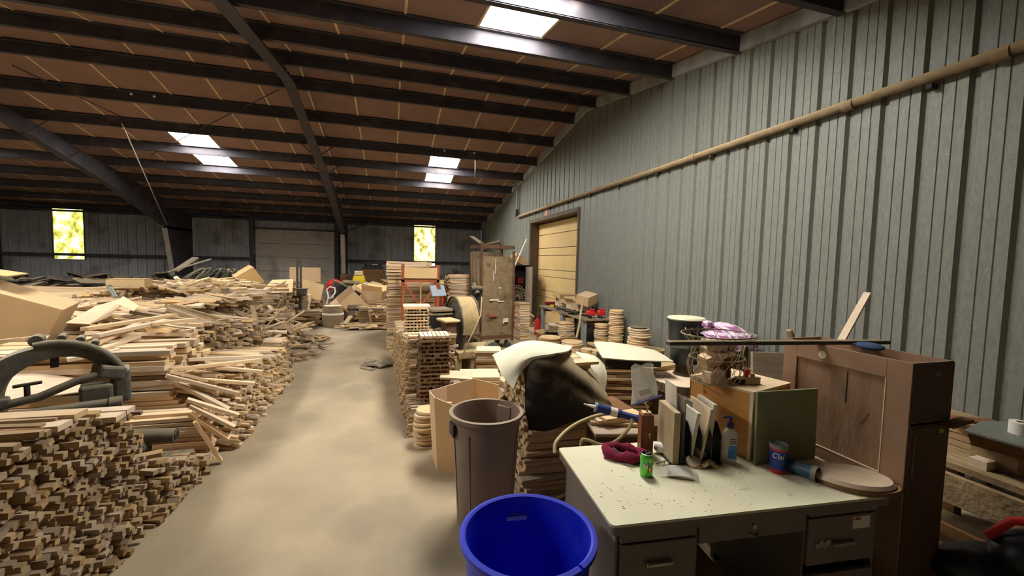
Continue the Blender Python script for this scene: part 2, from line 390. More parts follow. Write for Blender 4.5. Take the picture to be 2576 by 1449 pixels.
for k in range(-22, 5):
    x0 = SEAM0+SEAMW*k; x1 = min(x0+SEAMW, XR+.1)
    if x0 > XR: continue
    for (ya, yb), (sa, sb) in zip(((YF, RY), (RY, YB)), SKY_Y):
        if k in SKY_COLS:
            for p, q in ((ya, sa), (sb, yb)):
                mb = MB(); slope_piece(mb, x0, x1, p, q, 0, .05); mb.build('roof_panel', 'roofboard', ceiling)
            nwin += 1; w = sgroup('window_%d' % nwin)
            pane = MB(); slope_piece(pane, x0+.03, x1-.03, sa, sb, .01, .02); pane.build('skylight_pane', 'skylight', w)
            fr = MB()
            for u in (x0+.015, x1-.015): slope_piece(fr, u-.015, u+.015, sa, sb, -.01, .04)
            fr.build('skylight_frame', 'seam', w)
            rb = MB()
            for u in (x0+.31, x0+.62): slope_piece(rb, u-.012, u+.012, sa, sb, -.002, .008)
        else:
            mb = MB(); slope_piece(mb, x0, x1, ya, yb, 0, .05); mb.build('roof_panel', 'roofboard', ceiling)
        if k not in SKY_COLS and k-1 not in SKY_COLS:
            st = MB(); slope_piece(st, x0-.018, x0+.018, ya, yb, -.012, .01); st.build('seam_strip', 'seam', ceiling)
        elif True:
            st = MB()
            for p, q in ((ya, sa), (sb, yb)): slope_piece(st, x0-.018, x0+.018, p, q, -.012, .01)
            st.build('seam_strip', 'seam', ceiling)
PUR = [9.48, 10.80, 12.13, 13.46, 14.80, 16.13, 17.46, 18.80, 20.13, 8.36, 7.03, 5.80, 4.46, 3.18, 1.85, .50, -.85, -2.2]
for y in PUR:
    z = deck(y)-.012; s = 1 if y > RY else -1
    mb = MB(); mb.bx(XL, XR-.02, y-.008, y+.008, z-.20, z); mb.bx(XL, XR-.02, y-.008, y+.07, z-.206, z-.19); mb.bx(XL, XR-.02, y-.07, y+.008, z-.014, z)
    mb.build('purlin', 'steel_dark', ceiling)
# rake channel along the right wall
for ya, yb in ((YF, RY), (RY, YB)):
    mb = MB(); slope_piece(mb, XR-.06, XR+.02, ya, yb, -.21, -.012); mb.build('rake_channel', 'galvback', ceiling)
# steel frames
def frame(n, x):
    g = sgroup('trim_%d' % n)
    far = [(9.1, 5.10), (11.75, 4.52), (14.66, 3.84), (17.9, 2.88)]; near = [(8.74, 5.10), (5.68, 4.70), (2.5, 4.05), (-.6, 3.0)]
    up = lambda y: deck(y)-.215
    web = MB()
    for side in (far, near):
        for (a, za), (b, zb) in zip(side, side[1:]):
            ys = sorted(((a, za), (b, zb))); (a, za), (b, zb) = ys
            web.add([(x-.01, a, za), (x-.01, b, zb), (x-.01, b, up(b)), (x-.01, a, up(a)), (x+.01, a, za), (x+.01, b, zb), (x+.01, b, up(b)), (x+.01, a, up(a))],
                    [(0, 1, 2, 3), (4, 7, 6, 5), (0, 4, 5, 1), (1, 5, 6, 2), (2, 6, 7, 3), (3, 7, 4, 0)])
    web.add([(x-.01, 8.74, 5.1), (x-.01, 9.1, 5.1), (x-.01, 8.92, 5.315), (x+.01, 8.74, 5.1), (x+.01, 9.1, 5.1), (x+.01, 8.92, 5.315)], [(0, 1, 2), (3, 5, 4), (0, 3, 4, 1), (1, 4, 5, 2), (2, 5, 3, 0)])
    web.bx(x-.01, x+.01, 17.9, YB-.15, 2.75, deck(YB-.2)-.22); web.bx(x-.01, x+.01, YF+.15, -.6, 2.75, deck(YF+.2)-.22)
    web.build('rafter_web', 'steel_dark', g)
    fl = MB()
    pts = [(x, y, z) for y, z in near[::-1]]+[(x, y, z) for y, z in far]
    for p, q in zip(pts, pts[1:]): fl.bar(p, q, .20, .016)
    fl.build('rafter_flange', 'steel_dark', g)
    for ys in (1, -1):
        yi = 17.95 if ys > 0 else -.55; yo = YB-.12 if ys > 0 else YF+.12; yb = 18.75 if ys > 0 else -1.3
        c = MB(); c.add([(x-.01, yi, 2.85), (x-.01, yo, 2.85), (x-.01, yo, 0), (x-.01, yb, 0), (x+.01, yi, 2.85), (x+.01, yo, 2.85), (x+.01, yo, 0), (x+.01, yb, 0)], [(0, 1, 2, 3), (4, 7, 6, 5), (0, 4, 5, 1), (1, 5, 6, 2), (2, 6, 7, 3), (3, 7, 4, 0)])
        c.build('column_web', 'steel_dark', g)
        f2 = MB().bar((x, yb, 0), (x, yi, 2.78), .16, .016); f2.build('column_flange', 'column', g)
frame(1, -1.85); frame(2, -7.8); frame(3, -13.85)
# corrugated sheet
def profile(u0, u1, per=.305, dep=.036):
    pts = []; k = math.floor(u0/per)-1
    while k*per < u1+per:
        b = k*per
        pts += [(b, 0), (b+.02, dep), (b+.05, dep), (b+.07, 0)]
        for q in (.143, .225): pts += [(b+q-.007, 0), (b+q-.002, .007), (b+q+.002, .007), (b+q+.007, 0)]
        k += 1
    return [(u0, 0)]+[p for p in pts if u0 < p[0] < u1]+[(u1, 0)]
def corr(mb, u0, u1, z0, z1, mp, per=.305, dep=.036):
    P = profile(u0, u1, per, dep); n = len(P); vs = []
    for u, d in P:
        a = z0(u) if callable(z0) else z0; b = z1(u) if callable(z1) else z1
        vs += [mp(u, d, a), mp(u, d, b)]
    mb.add(vs, [(2*i, 2*i+2, 2*i+3, 2*i+1) for i in range(n-1)])
DY0, DY1, DZ = 9.17, 12.64, 3.09
rw = MB(); mpR = lambda u, d, z: (XR+d, u, z)
up = lambda u: deck(u)+.02
corr(rw, YF, DY0, 0, up, mpR); corr(rw, DY0, DY1, DZ, up, mpR); corr(rw, DY1, YB, 0, up, mpR)
me = bpy.data.meshes.new('wall_right'); me.from_pydata(rw.v, [], rw.f); me.materials.append(MATS['galv']); wr = bpy.data.objects.new('wall_right', me); COL.objects.link(wr); wr['kind'] = 'structure'
W1 = (ony(132, 560, YB).x, ony(210, 560, YB).x); W2 = (ony(1042, 600, YB).x, ony(1095, 600, YB).x)
WZ0, WZ1 = 1.55, 3.54
BD = (ony(643, 640, YB).x, ony(843, 640, YB).x)
bw = MB(); mpB = lambda u, d, z: (u, YB+d, z); EZ = deck(YB)+.05
xs = [XL, W1[0], W1[1], BD[0], BD[1], W2[0], W2[1], XR+.04]
for i, (a, b) in enumerate(zip(xs, xs[1:])):
    if i in (1, 5): corr(bw, a, b, 0, WZ0, mpB); corr(bw, a, b, WZ1, EZ, mpB)
    elif i == 3: corr(bw, a, b, 3.0, EZ, mpB)
    else: corr(bw, a, b, 0, EZ, mpB)
me = bpy.data.meshes.new('wall_back'); me.from_pydata(bw.v, [], bw.f); me.materials.append(MATS['galvback']); wb = bpy.data.objects.new('wall_back', me); COL.objects.link(wb); wb['kind'] = 'structure'
for a, b in ((XL, BD[0]-.12), (BD[1]+.12, XR)):
    MB().bx(a, b, YB-.20, YB-.005, 1.68, 1.78).build('girt', 'steel_dark', wb)
MB().bx(XL, XR-.02, YB-.24, YB-.02, 3.36, 3.42).build('eave_girt', 'steel_dark', wb)
struct('wall_left', MB().bx(XL-.1, XL, YF, YB, 0, 5.6), 'galvback'); struct('wall_front', MB().bx(XL, XR+.1, YF-.1, YF, 0, 3.75), 'galvback')
# windows in the back wall: translucent yellowed sheets with foliage behind
def window_mat(name, seed, green):
    m = bpy.data.materials.new(name); m.use_nodes = True; N = m.node_tree.nodes; L = m.node_tree.links; N.remove(N['Principled BSDF'])
    tc = N.new('ShaderNodeTexCoord'); mp = N.new('ShaderNodeMapping'); mp.inputs['Location'].default_value = (seed, seed*2, 0); mp.inputs['Scale'].default_value = (1.6, 1, 1); L.new(tc.outputs['Object'], mp.inputs[0])
    nz = N.new('ShaderNodeTexNoise'); nz.inputs['Scale'].default_value = 2.6; nz.inputs['Detail'].default_value = 7; nz.inputs['Roughness'].default_value = .62; L.new(mp.outputs[0], nz.inputs['Vector'])
    cr = N.new('ShaderNodeValToRGB'); L.new(nz.outputs['Fac'], cr.inputs[0]); e = cr.color_ramp.elements
    e[0].position = .38; e[0].color = (*lin((134, 128, 48)), 1); e[1].position = .60; e[1].color = (*lin((255, 248, 214)), 1)
    x = e.new(.5); x.color = (*lin((196, 198, 96) if green else (246, 226, 150)), 1)
    em = N.new('ShaderNodeEmission'); em.inputs[1].default_value = 1.25; L.new(cr.outputs[0], em.inputs[0]); L.new(em.outputs[0], N['Material Output'].inputs[0]); MATS[name] = m
window_mat('win_green', 3.1, True); window_mat('win_gold', 9.4, False)
for (a, b), mt in ((W1, 'win_green'), (W2, 'win_gold')):
    nwin += 1; w = sgroup('window_%d' % nwin)
    MB().bx(a, b, YB+.03, YB+.04, WZ0, 1.70).build('window_pane', mt, w); MB().bx(a, b, YB+.03, YB+.04, 1.76, WZ1).build('window_pane', mt, w)
    f = MB(); f.bx(a-.03, a, YB-.02, YB+.05, WZ0, WZ1); f.bx(b, b+.03, YB-.02, YB+.05, WZ0, WZ1); f.bx(a, b, YB-.02, YB+.05, 1.70, 1.76); f.bx(a, b, YB-.02, YB+.05, WZ1, WZ1+.03); f.build('window_frame', 'steel_dark', w)
# back sectional door
d2 = sgroup('door_2'); MB().bx(BD[0]-.1, BD[1]+.1, YB+.051, YB+.07, -.02, 3.2).build('door_light_stop', 'jamb', d2)  # sheet added behind the sections to block outside light at the joints
for k in range(5):
    z0 = k*.6; mb = MB(); mb.bx(BD[0], BD[1], YB+.02, YB+.05, z0+.008, z0+.592)
    for j in range(7): mb.bx(BD[0]+.02, BD[1]-.02, YB+.005, YB+.022, z0+.05+j*.075, z0+.085+j*.075)
    s = mb.build('door_section', 'door_grey', d2)
for t in (0.02, .335, .66, .98):
    x = BD[0]+(BD[1]-BD[0])*t; MB().bx(x-.03, x+.03, YB-.02, YB+.02, 0, 2.98).build('stile', 'door_grey', d2)
for x in (BD[0]-.09, BD[1]+.09): MB().bx(x-.08, x+.08, YB-.2, YB-.01, 0, 3.4).build('door_post', 'steel_dark', d2)
MB().bx(BD[0]-.17, BD[1]+.17, YB-.12, YB-.01, 3.0, 3.06).build('door_header', 'steel_dark', d2)
# right roller door
d1 = sgroup('door_1'); XD = 4.56
js = [3.04]+[onx(1403, y, XD).z for y in (586, 622.7, 642.7, 680.6, 698.8, 736.7, 755, 790)]+[0]
for a, b in zip(js, js[1:]):
    m = MB(); m.bx(XD, XD+.04, DY0-.05, DY1+.05, b+.007, a-.007); m.build('door_section', 'door_tan', d1, bev=.006)
MB().bx(XD+.03, XD+.05, DY0-.05, DY1+.05, 0, 3.1).build('door_light_stop', 'jamb', d1)  # added panel, stops sky light leaking between the tan sections
for y0, y1 in ((DY0-.07, DY0), (DY1, DY1+.07)): MB().bx(XR-.03, XD+.05, y0, y1, 0, DZ).build('door_jamb', 'jamb', d1)
MB().bx(XR-.04, XD+.05, DY0-.07, DY1+.07, DZ-.01, DZ+.09).build('door_header', 'jamb', d1)
# service pipe on the right wall
pz = 3.42; pp = MB(); PX = XR-.065
pp.tube([(PX, -1.5, pz+.02), (PX, 3, pz+.02), (PX, 6, pz+.005), (PX, 10, pz), (PX, 13.9, pz-.02)], .042, 12)
pipe = thing('service_pipe', 'long dusty iron pipe strapped along the ribbed metal wall', 'pipe', (PX, 7, pz))
o = pp.build('pipe', 'pipe', pipe, smooth=40); o.matrix_parent_inverse = Matrix.Translation((-PX, -7, -pz))
for y in (2.0, 3.05, 5.2, 8.1, 11):
    c = MB().cyl((PX, y-.05, pz+.01), (PX, y+.05, pz+.01), .052, n=12).build('coupling', 'pipe', pipe, smooth=40); c.matrix_parent_inverse = Matrix.Translation((-PX, -7, -pz))
for y in [1.2+i*1.22 for i in range(10)]:
    c = MB().bx(PX-.01, XR, y-.02, y+.02, pz-.075, pz-.035).build('bracket', 'iron_dark', pipe); c.matrix_parent_inverse = Matrix.Translation((-PX, -7, -pz))
cnd = thing('conduit', 'grey bent conduit rising from the pipe end to the roof', 'pipe', (PX-.03, 13.95, 3.4))
MB().tube([(0, 0, 0), (0, 0, .75), (0, 0, .95), (-.04, 0, 1.05), (-.14, 0, 1.12), (-.4, 0, 1.16)], .03, 10).build('conduit_pipe', 'galv', cnd, smooth=40)
MB().box((0, 0, .14), (.09, .09, .26)).build('junction_box', 'iron_dark', cnd, bev=.01)
tag(MB().box((0, 0, 0), (.012, .20, .2)).build('pink_plate', 'pink', loc=(XR-.012, 11.29, 3.25), bev=.003), 'small faded pink plate fixed above the tan roller door', 'sign')
# rods, struts and brackets under the roof
def rod(p, q, r=.012, mat='steel_dark', nm='brace_rod'): MB().cyl(p, q, r, n=8).build(nm, mat, ceiling)
rod(deckpt(305, 285)-Vector((0, 0, .22)), (-7.72, 17.95, 2.86), .016, 'column')
rod(deckpt(700, 214)-Vector((0, 0, .1)), deckpt(520, 305)-Vector((0, 0, .1)), .012)
rod(deckpt(520, 305)-Vector((0, 0, .1)), deckpt(380, 380)-Vector((0, 0, .1)), .012)
rod(deckpt(30, 150)-Vector((0, 0, .1)), deckpt(310, 285)-Vector((0, 0, .1)), .012)
for a, b in (((548, 470), (552, 528)), ((590, 478), (552, 528)), ((552, 528), (632, 546)), ((632, 546), (640, 640)), ((775, 470), (812, 510)), ((820, 480), (822, 540)), ((815, 520), (850, 560)), ((862, 585), (940, 556))):
    rod(ony(*a, 18.6), ony(*b, 18.6), .028)
for t in (0, 1, 2, 3):
    y = 12.13+1.33*t
    for sx in (-1, 1):
        rod((-1.85, y-.1, deck(y)-.55), (-1.85+sx*.42, y, deck(y)-.2), .014); rod((-7.8, y-.1, deck(y)-.6), (-7.8+sx*.42, y, deck(y)-.2), .014)
for x, y in ((1.45, 12.13), (-5.2, 10.85), (-4.8, 10.85), (2.3, 12.1)):
    MB().ball((x, y-.06, deck(y)-.06), .03, 8).build('insulator', 'white', ceiling, smooth=60)
rod((2.35, 12.1, deck(12.1)-.2), (2.35, 12.1, deck(12.1)-.75), .01, 'chrome', 'hanging_rod')
# ================================================================== left side: timber piles, machine, cartons
rng = random.Random(7)
interp = lambda y, P: P[0][1] if y <= P[0][0] else (P[-1][1] if y >= P[-1][0] else next(a[1]+(b[1]-a[1])*(y-a[0])/(b[0]-a[0]) for a, b in zip(P, P[1:]) if a[0] <= y <= b[0]))
# front pile: square offcuts, ends towards the aisle
top1 = lambda y: interp(y, [(1.5, 1.05), (2.35, 1.0), (2.8, .95), (3.3, .80)])
bulge = lambda y, z: -1.55-.10*max(0, z-.2)
B1 = block(rng, bulge, .95, 1.55, 3.22, 0, top1, .037, .032, jx=.05, jr=3.5, tilt=lambda y, z: 2, roll=16)
emit(B1, 300, 'wood_stick', 'wood_old', 'short square offcut stick in the big front pile beside the aisle', 'wood stick', 'square sticks of the front pile', 'wood_stick_pile', 'front pile of square offcut sticks, their ends facing the aisle', 'wood_old')
def lay(name, group, label, specs, mat):
    for p, q, w, h in specs:
        p, q = Vector(p), Vector(q); d = q-p
        e = d.to_track_quat('X', 'Z').to_euler()
        put_stick(name, (p+q)/2, e, (d.length, w, h), mat, label, 'wood board', group)
# long flat boards on the front pile
bd = []
for (a, b, z, w) in (((-40, 1062), (205, 1046), .98, .10), ((-60, 1090), (165, 1075), .96, .10), ((0, 1110), (112, 1094), .95, .09), ((-20, 1130), (62, 1112), .94, .09), ((225, 1026), (330, 1035), .86, .09), ((150, 1028), (305, 1052), .88, .10)):
    bd.append((onx(a[0], a[1], -2.35) if False else Vector((onz(*b, z).x-1.1, onz(*a, z).y if False else onz(*b, z).y-.03+.1*rng.random(), z+.01)), onz(*b, z)+Vector((0, 0, .01)), w, .03))
lay('flat_board', 'flat boards on the front pile', 'long flat board lying along the top of the front stick pile', bd, 'wood_pale')
# low row next to it
B1b = block(rng, -1.50, .62, 3.26, 4.08, 0, lambda y: interp(y, [(3.2, .46), (3.6, .34), (4.08, .10)]), .055, .034, jx=.05, jr=6, tilt=3)
emit(B1b, 120, 'wood_offcut', 'wood_old', 'grey tan offcut in the low slumping heap next to the front pile', 'wood stick', 'offcuts of the low heap', 'wood_offcut_heap', 'low slumping heap of offcuts', 'wood_old')
# dark stack behind the machine
B2 = block(rng, lambda y, z: -1.82-.25*(z-.5), 1.5, 4.35, 5.1, 0, lambda y: .98, .10, .045, jx=.07, jr=1.0)
emit(B2, 150, 'timber_strip', ['wood', 'wood_pale'], 'thick timber strip in the stepped stack behind the iron machine', 'wood strip', 'timber strips stacked behind the machine', 'timber_strip_stack', 'rest of the stepped stack of timber strips behind the machine', 'wood')
# small crossed stack with the roller in front
B2b = block(rng, -1.55, .55, 4.1, 4.32, 0, lambda y: .46, .075, .034, jx=.03, jr=1.5)
emit(B2b, 60, 'crossed_board', 'wood_pale', 'pale board in the small stack beside the iron roller', 'wood board', 'boards of the small stack beside the roller', 'crossed_board_stack', 'rest of the small stack beside the iron roller', 'wood_pale')
# fan of sticks sliding towards the aisle
B3 = block(rng, lambda y, z: -1.42-.28*z, .78, 4.42, 6.9, 0, lambda y: interp(y, [(4.4, .62), (5.0, .66), (6.0, .58), (6.9, .46)]), .055, .034, jx=.06, jr=5, tilt=lambda y, z: 6+10*max(0, (5.2-y)))
emit(B3, 240, 'wood_lath', ['wood', 'wood_pale', 'wood_old'], 'loose slat in the fanned pile sliding towards the aisle', 'wood slat', 'slats of the fanned pile', 'wood_lath_pile', 'rest of the fanned pile of slats beside the aisle', 'wood')
fan = []
for (a, b, za, zb) in (((428, 930), (655, 905), .80, .70), ((470, 905), (690, 895), .82, .66), ((430, 935), (560, 965), .80, .58), ((418, 945), (600, 990), .78, .52), ((440, 960), (575, 1030), .70, .42), ((430, 975), (520, 1060), .62, .28), ((470, 1005), (600, 1045), .60, .40), ((478, 1020), (590, 1075), .55, .32), ((478, 1040), (575, 1105), .48, .22), ((490, 1060), (556, 1160), .42, .02), ((500, 920), (660, 935), .76, .62), ((445, 950), (640, 965), .72, .55)):
    fan.append((onz(*a, za), onz(*b, zb), .06, .028))
lay('fanned_lath', 'slats fanned over the pile', 'long slat fanned out on top of the sliding pile', fan, 'wood_pale')
# rounded heap of block ends above the fan
heap = lambda y, z: -1.95-.35*(z-.4)+.12*math.sin(y*3)
B4 = block(rng, heap, .9, 5.2, 7.6, 0, lambda y: 1.0-.12*abs(y-5.9), .06, .05, jx=.09, jr=9, tilt=lambda y, z: rng.gauss(4, 6))
emit(B4, 260, 'wood_block', ['wood_old', 'wood'], 'stubby block end in the tall heap behind the fanned slats', 'wood block', 'block ends of the tall heap', 'wood_block_heap', 'rest of the tall heap of stubby block ends', 'wood_old')
# long boards thrown over heap
bd = []
for (a, b, za, zb) in (((212, 828), (440, 792), 1.16, 1.14), ((380, 815), (490, 803), 1.12, 1.10), ((240, 845), (420, 806), 1.1, 1.12), ((205, 858), (330, 832), 1.05, 1.08), ((235, 865), (350, 815), 1.04, 1.1), ((250, 880), (345, 845), 1.0, 1.02), ((170, 905), (300, 880), .95, .98)):
    bd.append((onz(*a, za), onz(*b, zb), .07, .03))
lay('thrown_board', 'boards thrown across the heap', 'long pale board thrown across the heap behind the machine', bd, 'wood_pale')
B4c = block(rng, lambda y, z: -2.1-.3*z, 1.6, 5.15, 6.6, .3, lambda y: 1.02, .07, .04, jx=.10, jr=9, tilt=lambda y, z: rng.gauss(-6, 6))
# background piles, far left
P6 = block(rng, lambda y, z: -2.7-.2*z, 1.9, 7.4, 9.9, 0, lambda y: 1.02-.1*abs(y-8.4), .07, .05, jx=.12, jr=8)
P7 = block(rng, lambda y, z: -4.6, 2.2, 7.9, 9.6, 0, lambda y: 1.20, .09, .05, jx=.10, jr=2)
rest(P7, 'board_stack', 'square stack of long boards below the flat carton', 'wood')
P7b = block(rng, lambda y, z: -6.6, 1.7, 6.9, 8.6, 0, lambda y: 1.24, .075, .05, jx=.06, jr=4, rz=0)
rest(P7b, 'block_end_stack', 'stack of dark block ends behind the big cardboard carton', 'wood_old')
P8 = block(rng, lambda y, z: -8.2, 2.2, 8.5, 11.5, 0, lambda y: 1.30, .12, .04, jx=.2, jr=5)
rest(P8, 'plank_stack', 'far stack of pale planks by the left window', 'wood_pale')
zf = lambda x, y: 1.02+.10*math.sin(x*2.1)+.06*math.cos(y*1.7)
J6 = jumble(rng, 240, -3.65, 8.3, 1.2, 1.5, zf, L=(.35, .9), w=.07, h=.03, spread=70, base=0, pitch=8)
emit(J6, 200, 'scattered_lath', ['wood_pale', 'wood'], 'loose slat scattered on top of the mixed offcut mound', 'wood slat', 'slats scattered on the mound', 'scattered_slats', 'more slats scattered over the mound', 'wood_pale')
J9 = jumble(rng, 420, -4.75, 11.2, 2.0, 1.9, lambda x, y: .95+.16*math.sin(x*1.3+1)+.05*math.cos(y*2), L=(.3, .8), w=.07, h=.03, spread=120, pitch=10)
P9 = block(rng, lambda y, z: -2.6, 3.6, 10.2, 13.2, 0, lambda y: .98, .12, .08, jx=.25, jr=6)
# jumbled heap spilling on the aisle
zf5 = lambda x, y: max(.03, .80*(1-((x+2.45)/1.05)**2*.95-((y-8.6)/1.8)**2*.7))
B5 = block(rng, lambda y, z: -1.95-.5*z-.6*max(0, min(1, y-8.4)), 1.1, 7.2, 10.2, 0, lambda y: .72-.15*abs(y-8.8), .055, .035, jx=.15, jr=14, tilt=lambda y, z: rng.gauss(3, 9))
J5 = jumble(rng, 330, -2.5, 8.35, .9, 1.35, zf5, L=(.25, .75), w=.05, h=.025, pitch=18)
emit(J5, 290, 'tumbled_stick', ['wood_old', 'wood'], 'stick tumbled loosely over the spilled heap at the aisle edge', 'wood stick', 'sticks tumbled over the spilled heap', 'tumbled_sticks', 'more sticks tumbled over the spilled heap', 'wood_old')
J5b = jumble(rng, 60, -1.75, 9.3, .45, 1.5, lambda x, y: .02, L=(.2, .5), w=.045, h=.02, pitch=3)
# pinkish boards by the aisle
bd = []
for k in range(9):
    y = 7.0+.11*(k % 3); z = .50+.028*(k//3)
    bd.append(((-2.25+.05*rng.random(), y, z), (-1.62+.06*rng.random(), y+rng.uniform(-.02, .02), z), .10, .024))
lay('pink_board', 'pinkish boards by the aisle', 'fresh pinkish board on the low pile at the aisle edge', bd, 'wood_pale')
Bp = block(rng, -1.60, .7, 6.95, 7.6, 0, lambda y: .48, .05, .034, jx=.05, jr=4)
rest(Bp, 'low_pile', 'low pile carrying the fresh pinkish boards', 'wood_old')
# upright boards at the far heap
o = tag(MB().bar((0, 0, 0), (-.10, .1, .82), .14, .03).build('upright_board', 'wood_grey', loc=onz(578, 828, .35)), 'old board leaning upright out of the spilled heap', 'wood board')
o = tag(MB().bar((0, 0, 0), (.02, .0, .80), .03, .12).build('upright_board', 'wood_grey', loc=onz(712, 822, .22)), 'grey board standing upright at the heap end beside the aisle', 'wood board')
B11 = block(rng, -2.4, .6, 9.8, 10.7, 0, lambda y: .95, .06, .04, jx=.08, jr=6)
CARTON_BOX = ((Matrix.Translation((-4.05, 5.55, .92)) @ rotm(0, 24, 22)).inverted(), (-.95, -.45, 0), (.5, .45, .58))
FIXED = B2+B3+B4+P7+P7b
P6, B4c, P9, J9, B5 = (clear_of(q, FIXED, .045, CARTON_BOX) for q in (P6, B4c, P9, J9, B5))
B4c = clear_of(B4c, P6, .045); B5 = clear_of(B5, P6, .04)
print('mound sticks', len(P6), len(B4c), len(P9), len(J9), len(B5))
rest([(P6+B4c, 'wood_old'), (P9, 'wood_old'), (J9, 'wood'), (B5+J5b, 'wood_old'), (B11, 'wood_old')], 'offcut_mound', 'wide mound of mixed offcuts filling the left side of the hall')
pc = thing('panel_carton', 'large brown carton flattened on the stack by the steel post', 'carton', (0, 0, 0))
G = [[onz(652, 738, 1.0), onz(735, 735, 1.0)], [onz(685, 704, 1.16), onz(738, 702, 1.16)]]
MB().sheet(G, .012).build('carton_panel', 'cardboard', pc)
MB().bar(onz(660, 735, 1.02), onz(720, 708, 1.16), .03, .03).build('wood_strip', 'wood_old', pc)
# ------------------------------------------------------------------ cartons
def carton(name, label, loc, dims, rot, mat='cardboard', open_top=True, flaps=True):
    t = thing(name, label, 'carton', loc, rot=rot); w, d, h = dims; th = .008
    b = MB(); b.bx(-w/2, w/2, -d/2, -d/2+th, 0, h); b.bx(-w/2, w/2, d/2-th, d/2, 0, h); b.bx(-w/2, -w/2+th, -d/2, d/2, 0, h); b.bx(w/2-th, w/2, -d/2, d/2, 0, h); b.bx(-w/2, w/2, -d/2, d/2, 0, th)
    b.build('carton_body', mat, t)
    if flaps and open_top:
        f = min(w, d)*.45
        for sx in (-1, 1):
            MB().box((sx*(w/2+f*.35), 0, h+f*.28), (f, d*.98, .006), (0, -sx*38, 0)).build('flap', mat, t)
        for sy in (-1, 1): MB().box((0, sy*(d/2+f*.25), h+f*.35), (w*.98, f, .006), (sy*52, 0, 0)).build('flap', mat, t)
    elif not open_top:
        ld = MB().bx(-w/2, w/2, -d/2, d/2, h-.01, h).build('lid', mat, t); MB().bx(-w/2-.002, w/2+.002, -.03, .03, h-.005, h+.002).build('tape_strip', 'cardboard_pale', ld)
    return t
# big tipped carton on the left pile
def hexa(name, mat, parent, c8):
    m = MB(); m.add([tuple(p) for p in c8], [(0, 3, 2, 1), (4, 5, 6, 7), (0, 1, 5, 4), (1, 2, 6, 5), (2, 3, 7, 6), (3, 0, 4, 7)]); return m.build(name, mat, parent)
t = thing('big_carton', 'big tan cardboard carton tipped over on the left pile', 'carton', (-4.05, 5.55, .92), rot=(0, 24, 22))
MB().bx(-.95, .5, -.45, .45, 0, .58).build('carton_body', 'cardboard', t, bev=.006)
MB().box((-.45, .1, .63), (.9, .75, .008), (0, -12, 0)).build('flap', 'cardboard', t); MB().box((-.62, -.44, .30), (.3, .01, .4), (0, 0, 0)).build('flap', 'cardboard', t)
t = carton('long_carton', 'long flat cardboard box on top of the board stack', (-4.55, 9.2, 1.235), (.56, .3, .145), (0, 0, 4), 'cardboard_pale', open_top=False)
fc = thing('flattened_carton', 'flattened cardboard sheet folded over the pile beside the big carton', 'carton', (0, 0, 0))
G = [[onz(165, 812, 1.20), onz(225, 815, 1.18), onz(268, 800, 1.18)], [onz(240, 770, 1.26), onz(290, 768, 1.26), onz(315, 762, 1.26)], [onz(300, 752, 1.29), onz(312, 756, 1.28), onz(318, 760, 1.27)]]
MB().sheet(G, .008).build('carton_sheet', 'cardboard_pale', fc)
G = [[onz(288, 762, 1.27), onz(335, 782, 1.22)], [onz(310, 745, 1.32), onz(352, 770, 1.26)]]
MB().sheet(G, .008).build('carton_flap', 'cardboard_pale', fc)
tag(MB().cyl(onz(268, 710, 1.3), onz(292, 750, 1.12), .035, n=12).build('grey_pipe', 'galv', smooth=40), 'short grey plastic pipe sticking out of the board stack', 'pipe')
gp = tag(MB().sheet([[onz(0, 880, .9), onz(60, 868, .92), onz(110, 862, .95)], [onz(0, 855, 1.0), onz(70, 848, 1.0), onz(125, 842, 1.02)]], .01).build('plywood_sheet', 'wood_pale'), 'pale plywood sheet behind the iron machine', 'plywood')
gp = tag(MB().sheet([[onz(0, 1010, .75), onz(60, 1005, .75), onz(200, 985, .72)], [onz(0, 880, .93), onz(100, 880, .93), onz(215, 880, .9)]], .01).build('plywood_sheet', 'wood_pale'), 'pale sheet lying below the iron ring of the machine', 'plywood')
# ------------------------------------------------------------------ iron machine with ring frame
mc = thing('iron_machine', 'old cast iron machine with a big ring frame among the sticks', 'machine', (-2.33, 3.78, .33), rz=26); mc.scale = (.70, .70, .70)
MB().bx(-.75, .25, -.25, .25, -.33/.7, .05).build('machine_bed', 'iron_dark', mc, bev=.03)
ring = MB(); pts = []
n = 40; vs = []; fs = []
for i in range(n+1):
    a = R(-32+ 250*i/n); ro = .53+.02*math.sin(a*3); ri = .41-.05*max(0, math.cos(a-R(150)))
    wd = .10+.05*max(0, math.cos(a-R(160)))
    for (rr, yy) in ((ro, -wd), (ro, wd), (ri, wd), (ri, -wd)): vs.append((rr*math.cos(a), yy, .70+rr*math.sin(a)))
for i in range(n):
    for k in range(4): fs.append((4*i+k, 4*i+(k+1) % 4, 4*i+4+(k+1) % 4, 4*i+4+k))
fs += [(0, 1, 2, 3), (4*n, 4*n+3, 4*n+2, 4*n+1)]
ring.add(vs, fs); rf = ring.build('ring_frame', 'iron', mc, smooth=30, bev=.012)
arc = MB().tube([(.54*math.cos(R(a)), -.12, .70+.54*math.sin(R(a))) for a in range(20, 106, 6)], .035, 10); arc.build('ring_rim', 'iron', rf, smooth=40)
mm = MB(); mm.box((-.55, 0, .45), (.25, .34, .9), (0, 8, 0)); mm.box((-.42, 0, .12), (.7, .42, .24)); mm.build('machine_base', 'iron', mc, bev=.03)
for a in (102, 84, 70, 58): MB().cyl((.56*math.cos(R(a)), -.10, .71+.57*math.sin(R(a))), (.56*math.cos(R(a)), .08, .71+.57*math.sin(R(a))), .035 if a != 102 else .055, n=12).build('lug', 'iron', rf, smooth=40)
MB().box((.0, -.05, 1.06), (.06, .06, .16)).build('pointer_block', 'iron_dark', mc, bev=.008)
